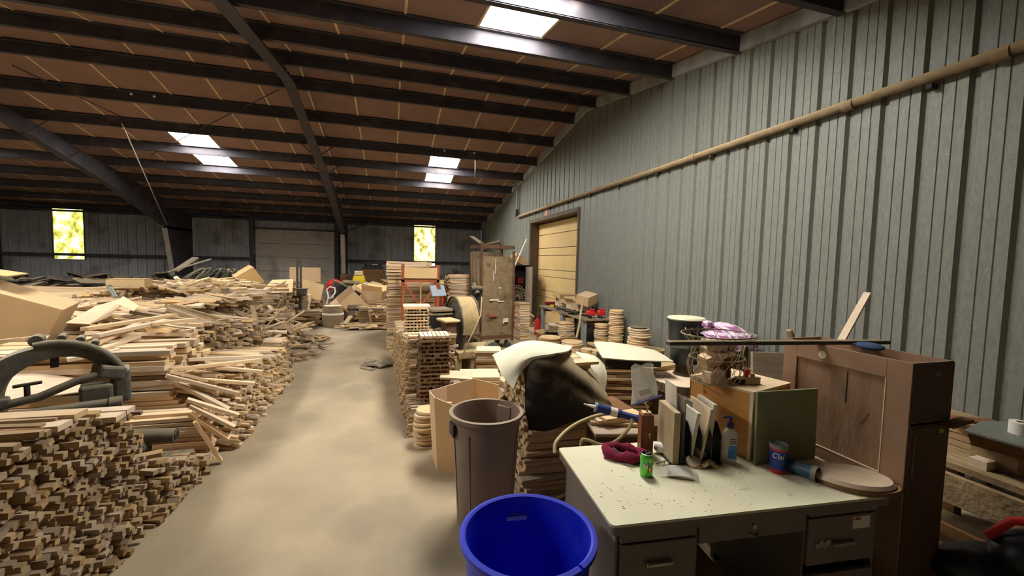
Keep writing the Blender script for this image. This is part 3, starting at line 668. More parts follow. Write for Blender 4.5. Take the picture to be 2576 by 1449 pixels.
MB().box((.32, -.04, .98), (.09, .05, .28), (0, 12, 0)).build('stop_block', 'dusty_tan', mc, bev=.01)
MB().tube([(-.45, -.16, .66), (-.1, -.17, .72), (.15, -.17, .83), (.36, -.16, .88)], .04, 10).build('lever_arm', 'iron', mc, smooth=40)
kb = MB(); kb.cyl((-.18, -.16, .74), (-.18, -.16, .84), .022, n=10); kb.cyl((-.27, -.16, .85), (-.08, -.16, .865), .017, n=10); kb.build('tee_handle', 'iron_dark', mc, smooth=40)
sh = MB().cyl((-.5, -.22, .58), (.48, -.28, .58), .05, n=16).build('shaft', 'iron', mc, smooth=40)
MB().cyl((.40, -.28, .58), (.50, -.285, .58), .062, n=16).build('shaft_collar', 'iron', sh, smooth=40)
bl = MB(); bl.box((.42, -.12, .88), (.22, .16, .14), (0, 15, 10)); bl.box((.30, -.12, .68), (.26, .2, .18)); bl.box((.5, -.02, .72), (.14, .3, .36)); bl.build('bearing_block', 'iron', mc, bev=.03)
MB().box((-.38, -.14, .70), (.18, .14, .10), (0, 0, 10)).build('clamp', 'iron', mc, bev=.02)
rl = thing('iron_roller', 'grey iron roller shaft sticking out of the small stack', 'machine part', onz(310, 1098, .42))
v = onz(443, 1094, .40)-onz(310, 1098, .42); rr_ = MB().cyl((0, 0, 0), v, .055, n=20).build('roller', 'iron', rl, smooth=40); MB().cyl(v, v*1.02, .035, n=16).build('roller_end', 'iron_dark', rr_, smooth=40)
rl = thing('iron_spindle', 'short grooved iron spindle below the roller shaft', 'machine part', onz(290, 1130, .33))
v = onz(372, 1132, .31)-onz(290, 1130, .33); rr_ = MB().cyl((0, 0, 0), v, .05, n=20).build('spindle', 'iron', rl, smooth=40)
for f in (.62, .75, .88): MB().cyl(v*f, v*(f+.07), .066, n=20).build('spindle_ring', 'iron', rr_, smooth=40)
MB().cyl(v, v*1.05, .03, n=16).build('spindle_nose', 'iron_dark', rr_, smooth=40)
tag(MB().sheet([[onz(330, 1185, .45), onz(400, 1160, .30), onz(470, 1150, .25)], [onz(345, 1145, .48), onz(420, 1135, .34), onz(490, 1128, .26)]], .02).build('bent_plank', 'wood_grey'), 'grey weathered plank lying over the low heap', 'plank')
# ================================================================== middle and back
def at(px, py, y): return ony(px, py, y)
# barrels
def barrel(loc, r, h, label, hoop):
    t = thing('wooden_barrel', label, 'barrel', loc)
    pr = [(r*.86, 0), (r*.94, h*.15), (r, h*.4), (r, h*.55), (r*.95, h*.82), (r*.86, h), (r*.82, h), (r*.82, h-.03), (.001, h-.03)]
    MB().lathe(pr, n=28).build('barrel_body', 'wood_grey', t, smooth=35)
    MB().lathe([(.001, h-.005), (r*.84, h-.005), (r*.84, h+.012), (.001, h+.012)], n=28).build('barrel_lid', 'wood_pale' if hoop == 'white' else 'wood_grey', t, smooth=35)
    for z in ((.60,) if hoop == 'white' else (.2, .75)): MB().shell([(r*1.0, h*z), (r*1.02, h*z), (r*1.0, h*z+.05), (r*.98, h*z+.05)], n=28).build('hoop', hoop, t, smooth=35)
barrel((-1.47, 11.95, 0), .27, .56, 'weathered wooden barrel with a white band by the aisle end', 'white')
barrel((-.98, 12.45, 0), .27, .54, 'darker wooden barrel behind the white banded one', 'iron_dark')
# steel post stand
t = thing('post_stand', 'steel twin pipe post stand with a clamp head', 'stand', (-2.42, 12.65, 0))
MB().lathe([(.24, 0), (.24, .03), (.10, .08), (.08, .14), (.001, .14)], n=24).build('base', 'iron_dark', t, smooth=40)
for dx in (-.045, .045): MB().cyl((dx, 0, .1), (dx, 0, 1.82), .032, n=12).build('post_pipe', 'iron', t, smooth=40)
m = MB(); m.box((.02, 0, .86), (.34, .2, .16)); m.cyl((-.22, -.05, .80), (-.22, -.05, .96), .10, n=16); ch = m.build('clamp_head', 'iron', t, bev=.01)
MB().bx(-.26, .22, -.12, .12, .95, .98).build('head_plate', 'iron', ch)
for dx in (.08, .16): MB().ball((dx, -.11, .84), .02, 8).build('bolt', 'iron', ch, smooth=60)
# pale boards stacked behind the post and the small stick bundle
def stackboards(n, name, label, group, x0, x1, y, z0, dz, dep, mat, jit=.04):
    for k in range(n):
        put_stick(name, ((x0+x1)/2+rng.uniform(-jit, jit), y+rng.uniform(-jit, jit), z0+dz*(k+.5)), (0, 0, R(rng.gauss(0, 3))), (x1-x0, dep, dz*.9), mat, label, 'wood board', group)
p = at(750, 800, 13.1); stackboards(11, 'plank', 'pale plank in the stack behind the post stand', 'planks behind the post stand', p.x-.32, p.x+.28, 13.2, 0, .07, .5, 'wood_pale')
rest(block(rng, -1.80, .5, 12.0, 12.4, 0, lambda y: .42, .09, .06, jx=.08, jr=8), 'split_bundle', 'short bundle of split wood beside the barrel', 'wood_old')
# cartons by the grey door
carton('closed_carton', 'closed cardboard carton standing in front of the grey sectional door', at(764, 712, 14.5)+Vector((0, .3, 0)), (.88, .5, .48), (0, 0, 6), open_top=False)
rest(block(rng, -2.2, 1.2, 14.2, 15.2, 0, lambda y: at(764, 712, 14.5).z, .2, .12, jx=.1, jr=4), 'carton_support_stack', 'stack of rough wood carrying the closed carton', 'wood_old')
tag(MB().sheet([[at(757, 712, 13.4), at(816, 722, 13.4)], [at(756, 700, 13.5), at(815, 718, 13.5)], [at(752, 745, 13.3), at(806, 757, 13.3)]][1:], .03).build('carton_panel', 'cardboard_pale'), 'wide pinkish cardboard panel leaning behind the post stand', 'carton')
carton('tipped_carton', 'cardboard carton tipped on its corner under the back wall', at(638, 718, 16.0), (.62, .55, .6), (8, -34, 25), 'cardboard', open_top=False)
# open cartons right of the barrel
t = carton('open_carton', 'open orange brown carton leaning on its side beside the barrel', at(905, 792, 12.6), (.55, .6, .6), (-20, -38, 30), 'cardboard')
t = carton('low_carton', 'half crushed open carton behind the leaning one', at(938, 760, 13.2), (.6, .5, .35), (0, 6, -12), 'cardboard_pale')
rest(block(rng, .05, .9, 11.9, 12.9, 0, lambda y: .5+.1*math.sin(y*5), .075, .06, jx=.12, jr=10, rz=0), 'firewood_heap', 'heap of split firewood ends against the tall stack', 'wood_old')
rest(jumble(rng, 90, -.45, 11.65, .75, .35, lambda x, y: .02+.03*rng.random(), L=(.3, 1.1), w=.07, h=.03, spread=60, pitch=3)+jumble(rng, 120, -.35, 12.4, .5, .5, lambda x, y: .28+.12*rng.random(), L=(.25, .6), w=.07, h=.05, pitch=14), 'loose_firewood', 'loose split sticks on the floor at the end of the aisle', 'wood')
lay('leaning_lath', 'laths leaning on the firewood', 'lath leaning on the firewood heap at the aisle end', [(at(938, 825, 11.75), at(925, 770, 12.0), .05, .03), (at(950, 800, 11.8), at(928, 775, 12.0), .05, .03), (at(868, 815, 11.7), at(882, 795, 11.9), .12, .03)], 'wood_pale')
# junk along the back wall
def junk(name, label, cat, c, d, rot, mat, bev=.01): return tag(MB().box((0, 0, 0), d).build(name, mat, loc=c, rot=rot, bev=bev), label, cat)
bt = thing('brown_bin', 'dark brown bin standing below the back wall girt', 'bin', at(938, 712, 19.0))
MB().bx(-.42, .42, -.3, .3, -bt.location.z, .62).build('bin_body', 'wood_dark', bt, bev=.02); MB().bx(-.45, .45, -.33, .33, .62, .68).build('bin_lid', 'black', bt, bev=.02)
tb = thing('tool_case', 'long black case lying on top of the brown bin', 'case', at(938, 668, 19.0)-Vector((0, 0, .1)))
cb_ = MB().bx(-.36, .36, -.2, .2, 0, .24).build('case_body', 'black', tb, bev=.03); MB().bx(-.05, .2, -.22, -.19, .12, .17).build('case_handle', 'chrome', cb_)
hd = tag(MB().lathe([(.001, .26), (.12, .25), (.22, .18), (.28, 0), (.26, 0), (.2, .16), (.001, .23)], n=20).build('red_hood', 'red', loc=at(842, 722, 15.5), rot=(15, -20, 0), smooth=40), 'red plastic hood on the junk beside the column', 'hood')
yb_ = thing('yellow_bag', 'yellow printed sack slumped against the back junk', 'bag', at(903, 715, 16.5))
MB().ball((0, 0, .12), .26, 14, (.9, .5, 1.25)).build('sack', 'yellow', yb_, smooth=60); MB().box((0, -.1, .42), (.3, .08, .16), (10, 0, 0)).build('sack_top', 'cardboard_pale', yb_, bev=.02)
db = thing('black_tub', 'black tub with a tan lid leaning behind the barrel', 'tub', at(858, 752, 13.6), rot=(0, 28, 10))
MB().lathe([(.28, 0), (.34, .38), (.36, .38), (.36, .40), (.001, .40)], n=20, sx=1.3).build('tub_body', 'black', db, smooth=35); MB().box((0, 0, .42), (.8, .5, .03)).build('tub_lid', 'wood_grey', db)
tag(MB().tube([at(822, 765, 12.9), at(826, 745, 12.9), at(822, 728, 13), at(830, 722, 13), at(842, 724, 13), at(843, 736, 13), at(835, 748, 12.9), at(824, 752, 12.9)], .02, 8).build('hose_loop', 'white', smooth=60), 'loop of white and black hose standing behind the barrel', 'hose')
mats_ = ['wood_grey', 'iron_dark', 'dusty_tan', 'cardboard_pale', 'black']
S1 = jumble(rng, 110, .0, 16.6, 1.6, 1.4, lambda x, y: .25+.75*rng.random()*max(.2, 1-abs(x)/2), L=(.3, .9), w=.14, h=.06, pitch=22)
S2 = block(rng, 1.6, 3.2, 15.6, 18, 0, lambda y: .55, .2, .15, jx=.2, jr=10)
S3 = jumble(rng, 60, 2.4, 17.5, 1.2, 1.5, lambda x, y: .2+.4*rng.random(), L=(.3, .9), w=.2, h=.1, pitch=20)
rest([(S1, 'dusty_tan'), (S2, 'wood_grey'), (S3, 'wood_dark')], 'back_scrap_heap', 'heap of dusty scrap under the right part of the back wall')
for k, (px, py, yy, d, mt, nm, lb, ct) in enumerate(((880, 712, 16, (.6, .5, .12), 'wood_grey', 'grey_tray', 'flat grey tray on the dusty scrap heap', 'tray'), (930, 716, 16.8, (.75, .6, .05), 'white', 'white_board', 'white edged board lying on the scrap', 'board'), (912, 735, 15.2, (.5, .4, .34), 'cardboard_pale', 'tan_box', 'tan square box on the scrap heap', 'box'), (948, 728, 16, (.6, .5, .4), 'dusty_tan', 'dusty_bundle', 'dusty cloth bundle beside the tan square box', 'bundle'), (868, 700, 18, (.3, .3, .3), 'wood_dark', 'dark_pot', 'dark pot at the foot of the column', 'pot'), (1130, 700, 17.5, (.6, .5, .4), 'black', 'black_crate', 'black crate under the right back window', 'crate'), (1150, 690, 18.5, (.5, .3, .4), 'black', 'black_sheet', 'tilted black sheet next to the crate', 'sheet'), (1118, 712, 16.5, (.7, .5, .12), 'dusty_tan', 'dusty_tray', 'dusty flat tray leaning near the black crate', 'tray'))):
    junk(nm, lb, ct, at(px, py, yy), d, (rng.uniform(-15, 15), rng.uniform(-20, 20), rng.uniform(-40, 40)), mt, .03)
# hose rolls and planks under the left part of the back wall
for k, (px, py, yy, rr, rz_) in enumerate(((505, 690, 16.9, .42, 10), (538, 700, 16.4, .48, -20), (568, 712, 16.0, .44, -45), (488, 704, 16.2, .36, 30))):
    t = thing('hose_bundle', ('grey', 'dull silver', 'dark slumped', 'low grey')[k]+' bundle of flexible hose piled under the back wall', 'hose', Vector((at(px, py, yy).x, yy, .84)), rz=rz_)
    for j in range(9):
        ox, oy = .075*(j % 3), .085*(j//3)
        MB().tube([(-rr-ox+.1*u*u, oy+.05*math.sin(u*3+j), .04+ox*.6) if u < 0 else ((rr+.10+ox)*math.sin(u*1.5)*.9-rr+.1*u, oy+.06*math.sin(u*2+j), (.34+ox)*math.sin(u*1.55+.15)+.04) for u in [q/8 for q in range(-2, 17)]], .042, 7).build('hose', 'iron_dark' if j % 2 else 'iron', t, smooth=60)
lay('leaning_plank', 'planks leaning by the left column', 'grey plank leaning over the pile by the left column', [(at(424, 684, 15), at(530, 652, 15.2), .25, .04), (at(440, 682, 15.6), at(492, 648, 16.2), .25, .04)], 'wood_grey')

rest([(block(rng, -5.6, 4.0, 15.2, 17.5, 0, lambda y: .72, .25, .2, jx=.4, jr=8), 'wood_old'), (jumble(rng, 150, -9.8, 16.0, 3.4, 2.4, lambda x, y: .5+.5*rng.random(), L=(.4, 1.4), w=.3, h=.06, pitch=14), 'iron_dark'), (block(rng, -10, 4, 14, 18, 0, lambda y: .6, .4, .3, jx=.4, jr=4), 'wood_dark')], 'back_timber_heap', 'dark heap of timber and sheet scrap under the left part of the back wall')
# ================================================================== right of the aisle: stacked rows, rack, machines
rng = random.Random(21)
RZROW = 2.2
face = lambda y: .24-.043*(y-3.96)
fx = lambda y, z: face(y)+.05*(z-.5)
# row: ends face the aisle (towards -x)
A1 = block(rng, fx, .46, 4.32, 4.86, 0, lambda y: .30, .040, .030, side=-1, jx=.025, jr=2.5)
A2 = block(rng, fx, .50, 4.90, 6.0, 0, lambda y: interp(y, [(4.9, .95), (5.3, .92), (6.0, .80)]), .040, .030, side=-1, jx=.03, jr=2.5)
A3 = block(rng, fx, .52, 6.02, 7.7, 0, lambda y: .72, .042, .032, side=-1, jx=.03, jr=2.5)
emit(A1+A2+A3, 300, 'row_stick', 'wood', 'narrow stick packed in the long row along the right of the aisle', 'wood stick', 'sticks packed in the long row', 'row_stick_stack', 'rest of the long row of packed sticks', 'wood')
A4 = block(rng, lambda y, z: -.05+.0*z, .95, 8.55, 11.3, 0, lambda y: 1.50, .055, .040, side=-1, jx=.03, jr=2.5)
rest(A4, 'tall_stick_stack', 'tall stack of long sticks behind the red wooden rack', 'wood')
A4b = block(rng, lambda y, z: -.04, .80, 8.7, 10.2, 1.54, lambda y: 1.78, .06, .035, side=-1, jx=.05, jr=3)
emit(A4b, 60, 'upper_stick', 'wood_pale', 'stick in the upper bundle on top of the tall stack', 'wood stick', 'sticks of the upper bundle', 'upper_sticks', 'rest of the bundle on the tall stack', 'wood_pale')
lay('loose_topper', 'boards on the long row', 'pale board lying across the top of the long row', [((face(5.0)+.02, 4.95+k*.11, .95-.02*k), (face(5)+.42, 4.96+k*.11, .955-.02*k), .085, .02) for k in range(6)], 'wood_pale')
# crossed (cribbed) stacks
def crib(cx, cy, w, z0, z1, label, group, mats, n=8, h1=.026, h2=.018, rz=0):
    k = 0; z = z0; M = Matrix.Translation((cx, cy, 0)) @ rotm(0, 0, rz)
    while z < z1:
        h = h1 if k % 2 else h2; cnt = n if k % 2 else 4
        for j in range(cnt):
            u = -w/2+.025+(w-.05)*j/(cnt-1)+rng.uniform(-.006, .006)
            if k % 2: l = Vector((u, rng.uniform(-.015, .015), z+h/2)); r = R(90+rz+rng.gauss(0, 1.5)); wd = .027
            else: l = Vector((rng.uniform(-.015, .015), u, z+h/2)); r = R(rz+rng.gauss(0, 1.2)); wd = .08
            put_stick('crossed_stick', M @ l, (0, 0, r), (w, wd, h*.96), rng.choice(mats), label, 'wood stick', group)
        z += h; k += 1
crib(.455, 4.62, .33, .31, 1.00, 'stick laid crosswise in the tall airy stack behind the octagonal carton', 'crossed sticks of the near airy stack', ('wood_brown', 'wood_brown', 'wood_dark'), n=9)
for k in range(7): put_stick('top_stick', (.33+.045*k, 4.62, 1.02), (0, 0, R(90+rng.gauss(0, 2))), (.30, .035, .03), 'wood_pale', 'pale stick laid side by side on top of the near airy stack', 'wood stick', 'pale sticks topping the airy stack')
crib(.37, 6.25, .34, .74, 1.14, 'stick laid crosswise in the airy stack by the red rack', 'crossed sticks of the far airy stack', ('wood', 'wood_old'), n=7)
tag(MB().bx(-.19, .19, -.16, .16, 0, .03).build('cap_board', 'wood_pale', loc=(.37, 6.25, 1.155), bev=.008), 'pale board capping the airy stack by the red rack', 'wood board')
rest(block(rng, .62, .3, 5.0, 6.9, 0, lambda y: .45, .06, .04, side=1, jx=.03), 'inner_low_stack', 'low stack behind the long row', 'wood')
# flat boards piled in front of the machine
p = at(1130, 935, 4.5)
for k in range(13):
    put_stick('flat_shelf_board', (.98+rng.uniform(-.03, .03), 4.55+rng.uniform(-.03, .03), .05+k*.042+.012), (0, 0, R(rng.gauss(-8, 4))), (.44, .36, .036), 'wood_pale', 'wide flat board in the low pile behind the octagonal carton', 'wood board', 'wide flat boards')
put_stick('flat_shelf_board', (.70, 4.45, .60), (0, R(3), R(-12)), (.34, .30, .02), 'wood_pale', 'thin pale board sliding off the low pile of wide boards', 'wood board', 'wide flat boards')
# little stacks of rounded planks
def plankstack(cx, cy, w, d, n, dz, rz, label, group):
    for k in range(n):
        put_stick('rounded_plank', (cx+rng.uniform(-.015, .015), cy+rng.uniform(-.015, .015), dz*(k+.5)), (0, 0, R(rz+rng.gauss(0, 3))), (w, d, dz*.8), 'wood', label, 'wood board', group)
plankstack(1.24, 5.3, .32, .3, 19, .037, -6, 'short plank in the neat stack in front of the sanding machine', 'planks of the neat stack')
plankstack(1.30, 4.35, .30, .28, 14, .040, 8, 'short plank in the stack beside the draped carpet', 'planks of the stack beside the carpet')
plankstack(2.62, 8.15, .22, .3, 30, .034, 4, 'thin plank in the stack right of the tall mesh bin', 'planks beside the mesh bin')
# stack of pale sticks left of the mesh bin
B = block(rng, 1.28, .55, 9.4, 10.3, 0, lambda y: 1.50-.25*max(0, y-9.9), .075, .038, side=-1, jx=.05, jr=3)
rest(B, 'pale_stick_stack', 'tall stack of pale sticks left of the mesh bin', 'wood_pale')
rest(block(rng, 1.1, .8, 10.8, 11.6, 0, lambda y: 1.0, .08, .04, side=-1, jx=.05, jr=3), 'rear_stick_stack', 'lower stack of sticks between the rack and the mesh bin', 'wood')
# ---- red wooden rack
t = thing('red_rack', 'red stained wooden rack with diagonal braces holding a board box', 'rack', (.545, 8.1, 0))
for sx in (-.32, .32):
    for sy in (-.14, .22): MB().box((sx, sy, .875), (.05, .05, 1.75)).build('post', 'rack_red', t)
MB().box((0, -.14, 1.45), (.69, .05, .05)).build('rail', 'rack_red', t); MB().box((0, .22, 1.45), (.69, .05, .05)).build('rail', 'rack_red', t)
for sx in (-1, 1): MB().bar((sx*.30, -.17, 1.42), (sx*.02, -.17, 1.0), .04, .035).build('brace', 'rack_red', t)
MB().bar((0, -.15, 1.42), (0, -.15, .98), .04, .03).build('middle_post', 'wood_old', t)
MB().box((0, .04, 1.49), (.66, .38, .03)).build('shelf', 'wood_old', t); MB().box((0, -.18, 1.60), (.60, .02, .20)).build('front_panel', 'cardboard_pale', t)
MB().bar((-.05, -.2, .78), (.24, -.2, .45), .05, .03).build('lower_brace', 'wood_dark', t)
tag(MB().tube([(.98, 8.2, .45), (.99, 8.2, 1.0), (.97, 8.2, 1.2), (.93, 8.2, 1.26), (.90, 8.2, 1.2)], .018, 8).build('red_hose', 'red', smooth=60), 'red bent handle bar beside the red wooden rack', 'handle')
# ---- sanding machine
mc = thing('sanding_machine', 'old belt sanding machine with an arched dusty guard', 'machine', (1.12, 6.75, 0), rz=16)
g = MB(); n = 20; vs = []; fs = []
for i in range(n+1):
    a = R(-15+210*i/n)
    for rr, xx in ((.46, -.13), (.46, .17), (.42, .17), (.42, -.13)): vs.append((xx, rr*math.cos(a)*.75, .80+rr*math.sin(a)))
for i in range(n):
    for k in range(4): fs.append((4*i+k, 4*i+(k+1) % 4, 4*i+4+(k+1) % 4, 4*i+4+k))
fs += [(0, 1, 2, 3), (4*n, 4*n+3, 4*n+2, 4*n+1)]
g.add(vs, fs).build('arched_guard', 'dusty_tan', mc, smooth=30)
MB().lathe([(.001, -.03), (.40, -.03), (.42, -.01), (.42, .03), (.001, .03)], n=32, M=Matrix.Translation((-.08, 0, .80)) @ rotm(0, 90, 0) @ Matrix.Diagonal((1, .75, 1, 1))).build('wheel', 'iron', mc, smooth=30)
for sx in (-.14, .175): MB().tube([(sx, .46*.75*math.cos(R(a)), .80+.46*math.sin(R(a))) for a in range(-10, 191, 10)], .018, 8).build('guard_rim', 'iron_dark', mc, smooth=40)
MB().bx(-.2, .6, -.34, .30, .30, .42).build('bed_plate', 'dusty_tan', mc, bev=.02)
for x in (-.17, .1): MB().bx(x-.06, x+.06, -.3, .26, 0, .30).build('leg', 'dusty_tan', mc, bev=.02)
MB().bx(.2, .36, -.22, .1, 0, .26).build('foot_box', 'iron_dark', mc, bev=.01)
MB().box((-.33, -.05, .5), (.16, .4, .5), (0, -14, 0)).build('side_cover', 'iron_dark', mc, bev=.03)
MB().bx(-.46, -.20, -.40, -.05, .90, .94).build('work_pad', 'wood_pale', mc, bev=.015); MB().bx(-.40, -.24, -.34, -.1, .42, .90).build('pad_support', 'wood_dark', mc, bev=.01)
m = MB(); m.bx(-.50, -.14, .0, .35, 1.02, 1.07); m.bx(-.52, -.12, .02, .33, .96, 1.0); m.build('upper_table', 'wood_grey', mc, bev=.015)
m = MB(); m.cyl((.14, -.05, 1.38), (.34, -.05, 1.38), .055, n=14); m.cyl((.24, -.1, 1.3), (.24, .05, 1.46), .05, n=14); m.box((.27, 0, 1.28), (.14, .14, .18)); m.build('motor', 'iron_dark', mc, smooth=35)
MB().tube([(.28, -.18, 1.26), (.15, -.4, 1.0), (0, -.45, .75), (-.12, -.46, .55), (-.16, -.44, .42)], .012, 8).build('cable', 'pipe', mc, smooth=60)
MB().prism([(-.16, 0), (.12, 0), (.12, .20), (.05, .20), (.05, .12), (-.04, .12), (-.04, .20), (-.16, .20)], 0, .03, M=Matrix.Translation((-.15, .55, 1.22)) @ rotm(62, 0, 10)).build('guard_plate', 'blue_grey', mc)
MB().cyl((.5, -.2, .36), (.5, -.1, .36), .14, n=20).build('pulley', 'iron', mc, smooth=35)
# black bin at the machine
t = thing('black_bucket', 'black bucket behind the sanding machine table', 'bucket', (.80, 7.5, .42))
MB().shell([(.15, 0), (.18, .42), (.17, .42), (.14, .02)], n=20).build('bucket_body', 'black', t, smooth=40); MB().lathe([(.001, .0), (.15, 0), (.15, .02), (.001, .02)], n=20).build('bucket_bottom', 'black', t)
tag(MB().bx(-.22, .22, -.22, .22, 0, .42).build('crate', 'wood_dark', loc=(.80, 7.5, 0), bev=.01), 'dark wooden crate under the black bucket', 'crate')
# ---- tall mesh bin on wheels
t = thing('mesh_bin', 'tall wooden framed bin lined with dusty brown mesh on wheels', 'bin', (2.10, 8.75, 0), rz=8)
w, d = .36, .34
for sx in (-1, 1):
    for sy in (-1, 1): MB().box((sx*w, sy*d, 1.12 if sx*sy < 0 else 1.22), (.05, .05, 1.9 if sx*sy < 0 else 2.05)).build('post', 'wood_red', t)
for z in (2.15, .26):
    for sy in (-1, 1): MB().box((0, sy*d, z), (2*w, .05, .07)).build('rail', 'wood_red', t)
    for sx in (-1, 1): MB().box((sx*w, 0, z), (.05, 2*d, .07)).build('rail', 'wood_red', t)
def meshpanel(u0, u1, fn, z0, z1):
    G = []
    for j in range(25):
        z = z0+(z1-z0)*j/24
        G.append([fn(u0+(u1-u0)*i/16, z, .012*math.sin(i*1.3+j*.6)+(.05*math.sin(math.pi*i/16)*math.sin(math.pi*j/24))) for i in range(17)])
    return G
fm = MB().sheet(meshpanel(-w, w, lambda u, z, o: (u, -d-.01-o, z), .3, 1.95), .012).build('front_mesh', 'burlap', t, smooth=60)
MB().sheet(meshpanel(-d, d, lambda u, z, o: (-w-.01-o, -u, z), .3, 2.05), .012).build('side_mesh', 'burlap', t, smooth=60)
MB().sheet(meshpanel(-d, d, lambda u, z, o: (w+.01+o, u, z), .3, 1.95), .012).build('side_mesh', 'burlap', t, smooth=60)
MB().sheet(meshpanel(-w, w, lambda u, z, o: (-u, d+.01+o, z), .3, 2.05), .012).build('back_mesh', 'burlap', t, smooth=60)
MB().bar((-w, -d, 2.2), (-w, d, 2.38), .10, .02).build('side_board', 'wood_red', t); MB().bar((-.1, d, 2.2), (.1, -.1, 2.28), .03, .03).build('cross_brace', 'wood_old', t); MB().bar((.1, -.1, 2.28), (w, d, 2.2), .03, .03).build('cross_brace', 'wood_old', t)
for (u, z, a, b) in ((-.08, 1.75, .012, .30), (-.12, 1.55, .012, .2), (.02, 1.3, .06, .02), (-.1, 1.05, .2, .03), (.05, 1.02, .16, .02), (.18, .62, .10, .08), (.12, .6, .02, .1)): MB().bx(u-a/2, u+a/2, -d-.078, -d-.06, z-b/2, z+b/2).build('paint_mark', 'paper', fm)
lr = MB(); lr.bx(-.2, -.03, -d-.08, -d-.055, .70, .735); lr.build('paint_mark', 'red_faded', fm)
for sx in (-1, 1): MB().cyl((sx*.28-.03, -.30, .11), (sx*.28+.03, -.30, .11), .11, n=20).build('wheel', 'iron', t, smooth=35); MB().cyl((sx*.28-.03, .30, .11), (sx*.28+.03, .30, .11), .11, n=20).build('wheel', 'iron', t, smooth=35)
MB().bx(-.4, .4, -.36, .36, .20, .26).build('base_board', 'dusty_tan', t)
# scraps on the aisle floor
for k in range(16):
    a = rng.uniform(0, 6.28); q = rng.random()
    put_stick('loose_scrap', (-.24+.26*q*math.cos(a), 7.45+.30*q*math.sin(a), .015+.02*(k//5)), (R(rng.gauss(0, 4)), R(rng.gauss(0, 5)), rng.uniform(0, 3)), (rng.uniform(.14, .34), .09, .025), 'wood_grey', 'grey scrap of wood in the little heap on the aisle floor', 'wood scrap', 'scraps on the aisle floor')
# ---- left of the roller door: cabinet, fan, rope, rail
t = thing('steel_cabinet', 'narrow steel cabinet with an open door beside the roller door', 'cabinet', (3.75, 12.6, 0), rz=0)
m = MB(); m.bx(-.45, .45, -.25, -.23, 0, 1.75) if False else None
m.bx(-.45, -.43, -.25, .25, 0, 1.75); m.bx(.43, .45, -.25, .25, 0, 1.75); m.bx(-.45, .45, .23, .25, 0, 1.75)
for z in (0, .55, 1.1, 1.73): m.bx(-.45, .45, -.25, .25, z, z+.02)
m.build('cabinet_body', 'black', t); cdr = MB().box((.36, -.42, .86), (.03, .40, 1.68), (0, 0, 12)).build('cabinet_door', 'wood_grey', t); MB().box((.33, -.5, .9), (.03, .03, .12)).build('door_handle', 'chrome', cdr)
for (x, z, s, mt) in ((-.2, .68, .22, 'black'), (.1, .7, .2, 'iron_dark'), (-.1, 1.25, .24, 'black'), (.2, 1.23, .2, 'darkred'), (0, .14, .24, 'iron_dark')):
    tag(MB().box((0, 0, 0), (s, s, s)).build('cabinet_item', mt, loc=(3.75+x, 12.6, z+s/2-.08), bev=.03), 'dark box on a shelf of the steel cabinet', 'box', 'dark boxes in the cabinet')
tag(MB().box((0, 0, 0), (.42, .3, .22)).build('box_on_cabinet', 'cardboard_pale', loc=(3.85, 12.5, 1.92), rot=(0, 28, 10), bev=.01), 'tan box tilted on top of the steel cabinet', 'box')
tag(MB().bx(-.35, .35, -.2, .2, 0, .14).build('flat_box', 'dusty_tan', loc=(3.55, 12.6, 1.76), bev=.01), 'flat dusty box on top of the steel cabinet', 'box')
tag(MB().cyl(at(1284, 694, 11.4), at(1325, 602, 12.2), .022, n=10).build('metal_rail', 'white', smooth=40), 'white metal tube leaning against the cabinet', 'tube')
t = thing('pedestal_fan', 'black pedestal fan with a wire cage beside the rope', 'fan', (3.22, 10.7, 0), rz=20)
MB().lathe([(.22, 0), (.22, .03), (.05, .06), (.001, .06)], n=20).build('base', 'black', t, smooth=40); MB().cyl((0, 0, .05), (0, 0, .75), .022, n=10).build('pole', 'red', t, smooth=40)
c = MB()
for rr in (.10, .2, .30, .36): c.tube([(rr*math.cos(R(a)), -.06-.05*(1-rr/.36), .86+rr*math.sin(R(a))) for a in range(0, 360, 15)], .006, 5, closed=True)
for a in range(0, 360, 15): c.tube([(.05*math.cos(R(a)), -.12, .86+.05*math.sin(R(a))), (.36*math.cos(R(a)), -.06, .86+.36*math.sin(R(a))), (.05*math.cos(R(a)), .08, .86+.05*math.sin(R(a)))], .004, 4)
c.build('cage', 'chrome', t)
bl = MB()
for a in (0, 120, 240): bl.box((.17*math.cos(R(a)), -.02, .86+.17*math.sin(R(a))), (.26, .01, .15), (20, -a, 0))
bl.build('blade', 'black', t); MB().cyl((0, -.08, .86), (0, .16, .86), .08, n=14).build('motor', 'black', t, smooth=40)
rp = MB()
for j in range(9): rp.tube([((.30-.02*(j % 4))*math.cos(2*math.pi*i/26+j)+.03*math.sin(j), (.26-.02*(j % 3))*math.sin(2*math.pi*i/26+j), .03+.03*j+.03*math.sin(i*.8+j*2)) for i in range(26)], .022, 7, closed=True)
tag(rp.build('rope_coil', 'pipe', loc=(3.72, 11.5, 0), smooth=60), 'thick tan rope coiled on the floor by the roller door', 'rope')
tag(MB().bx(-.25, .25, -.3, .3, 0, .012).build('thin_plate', 'galv', loc=(2.95, 9.6, 0)), 'thin grey plate lying on the floor right of the mesh bin', 'plate')
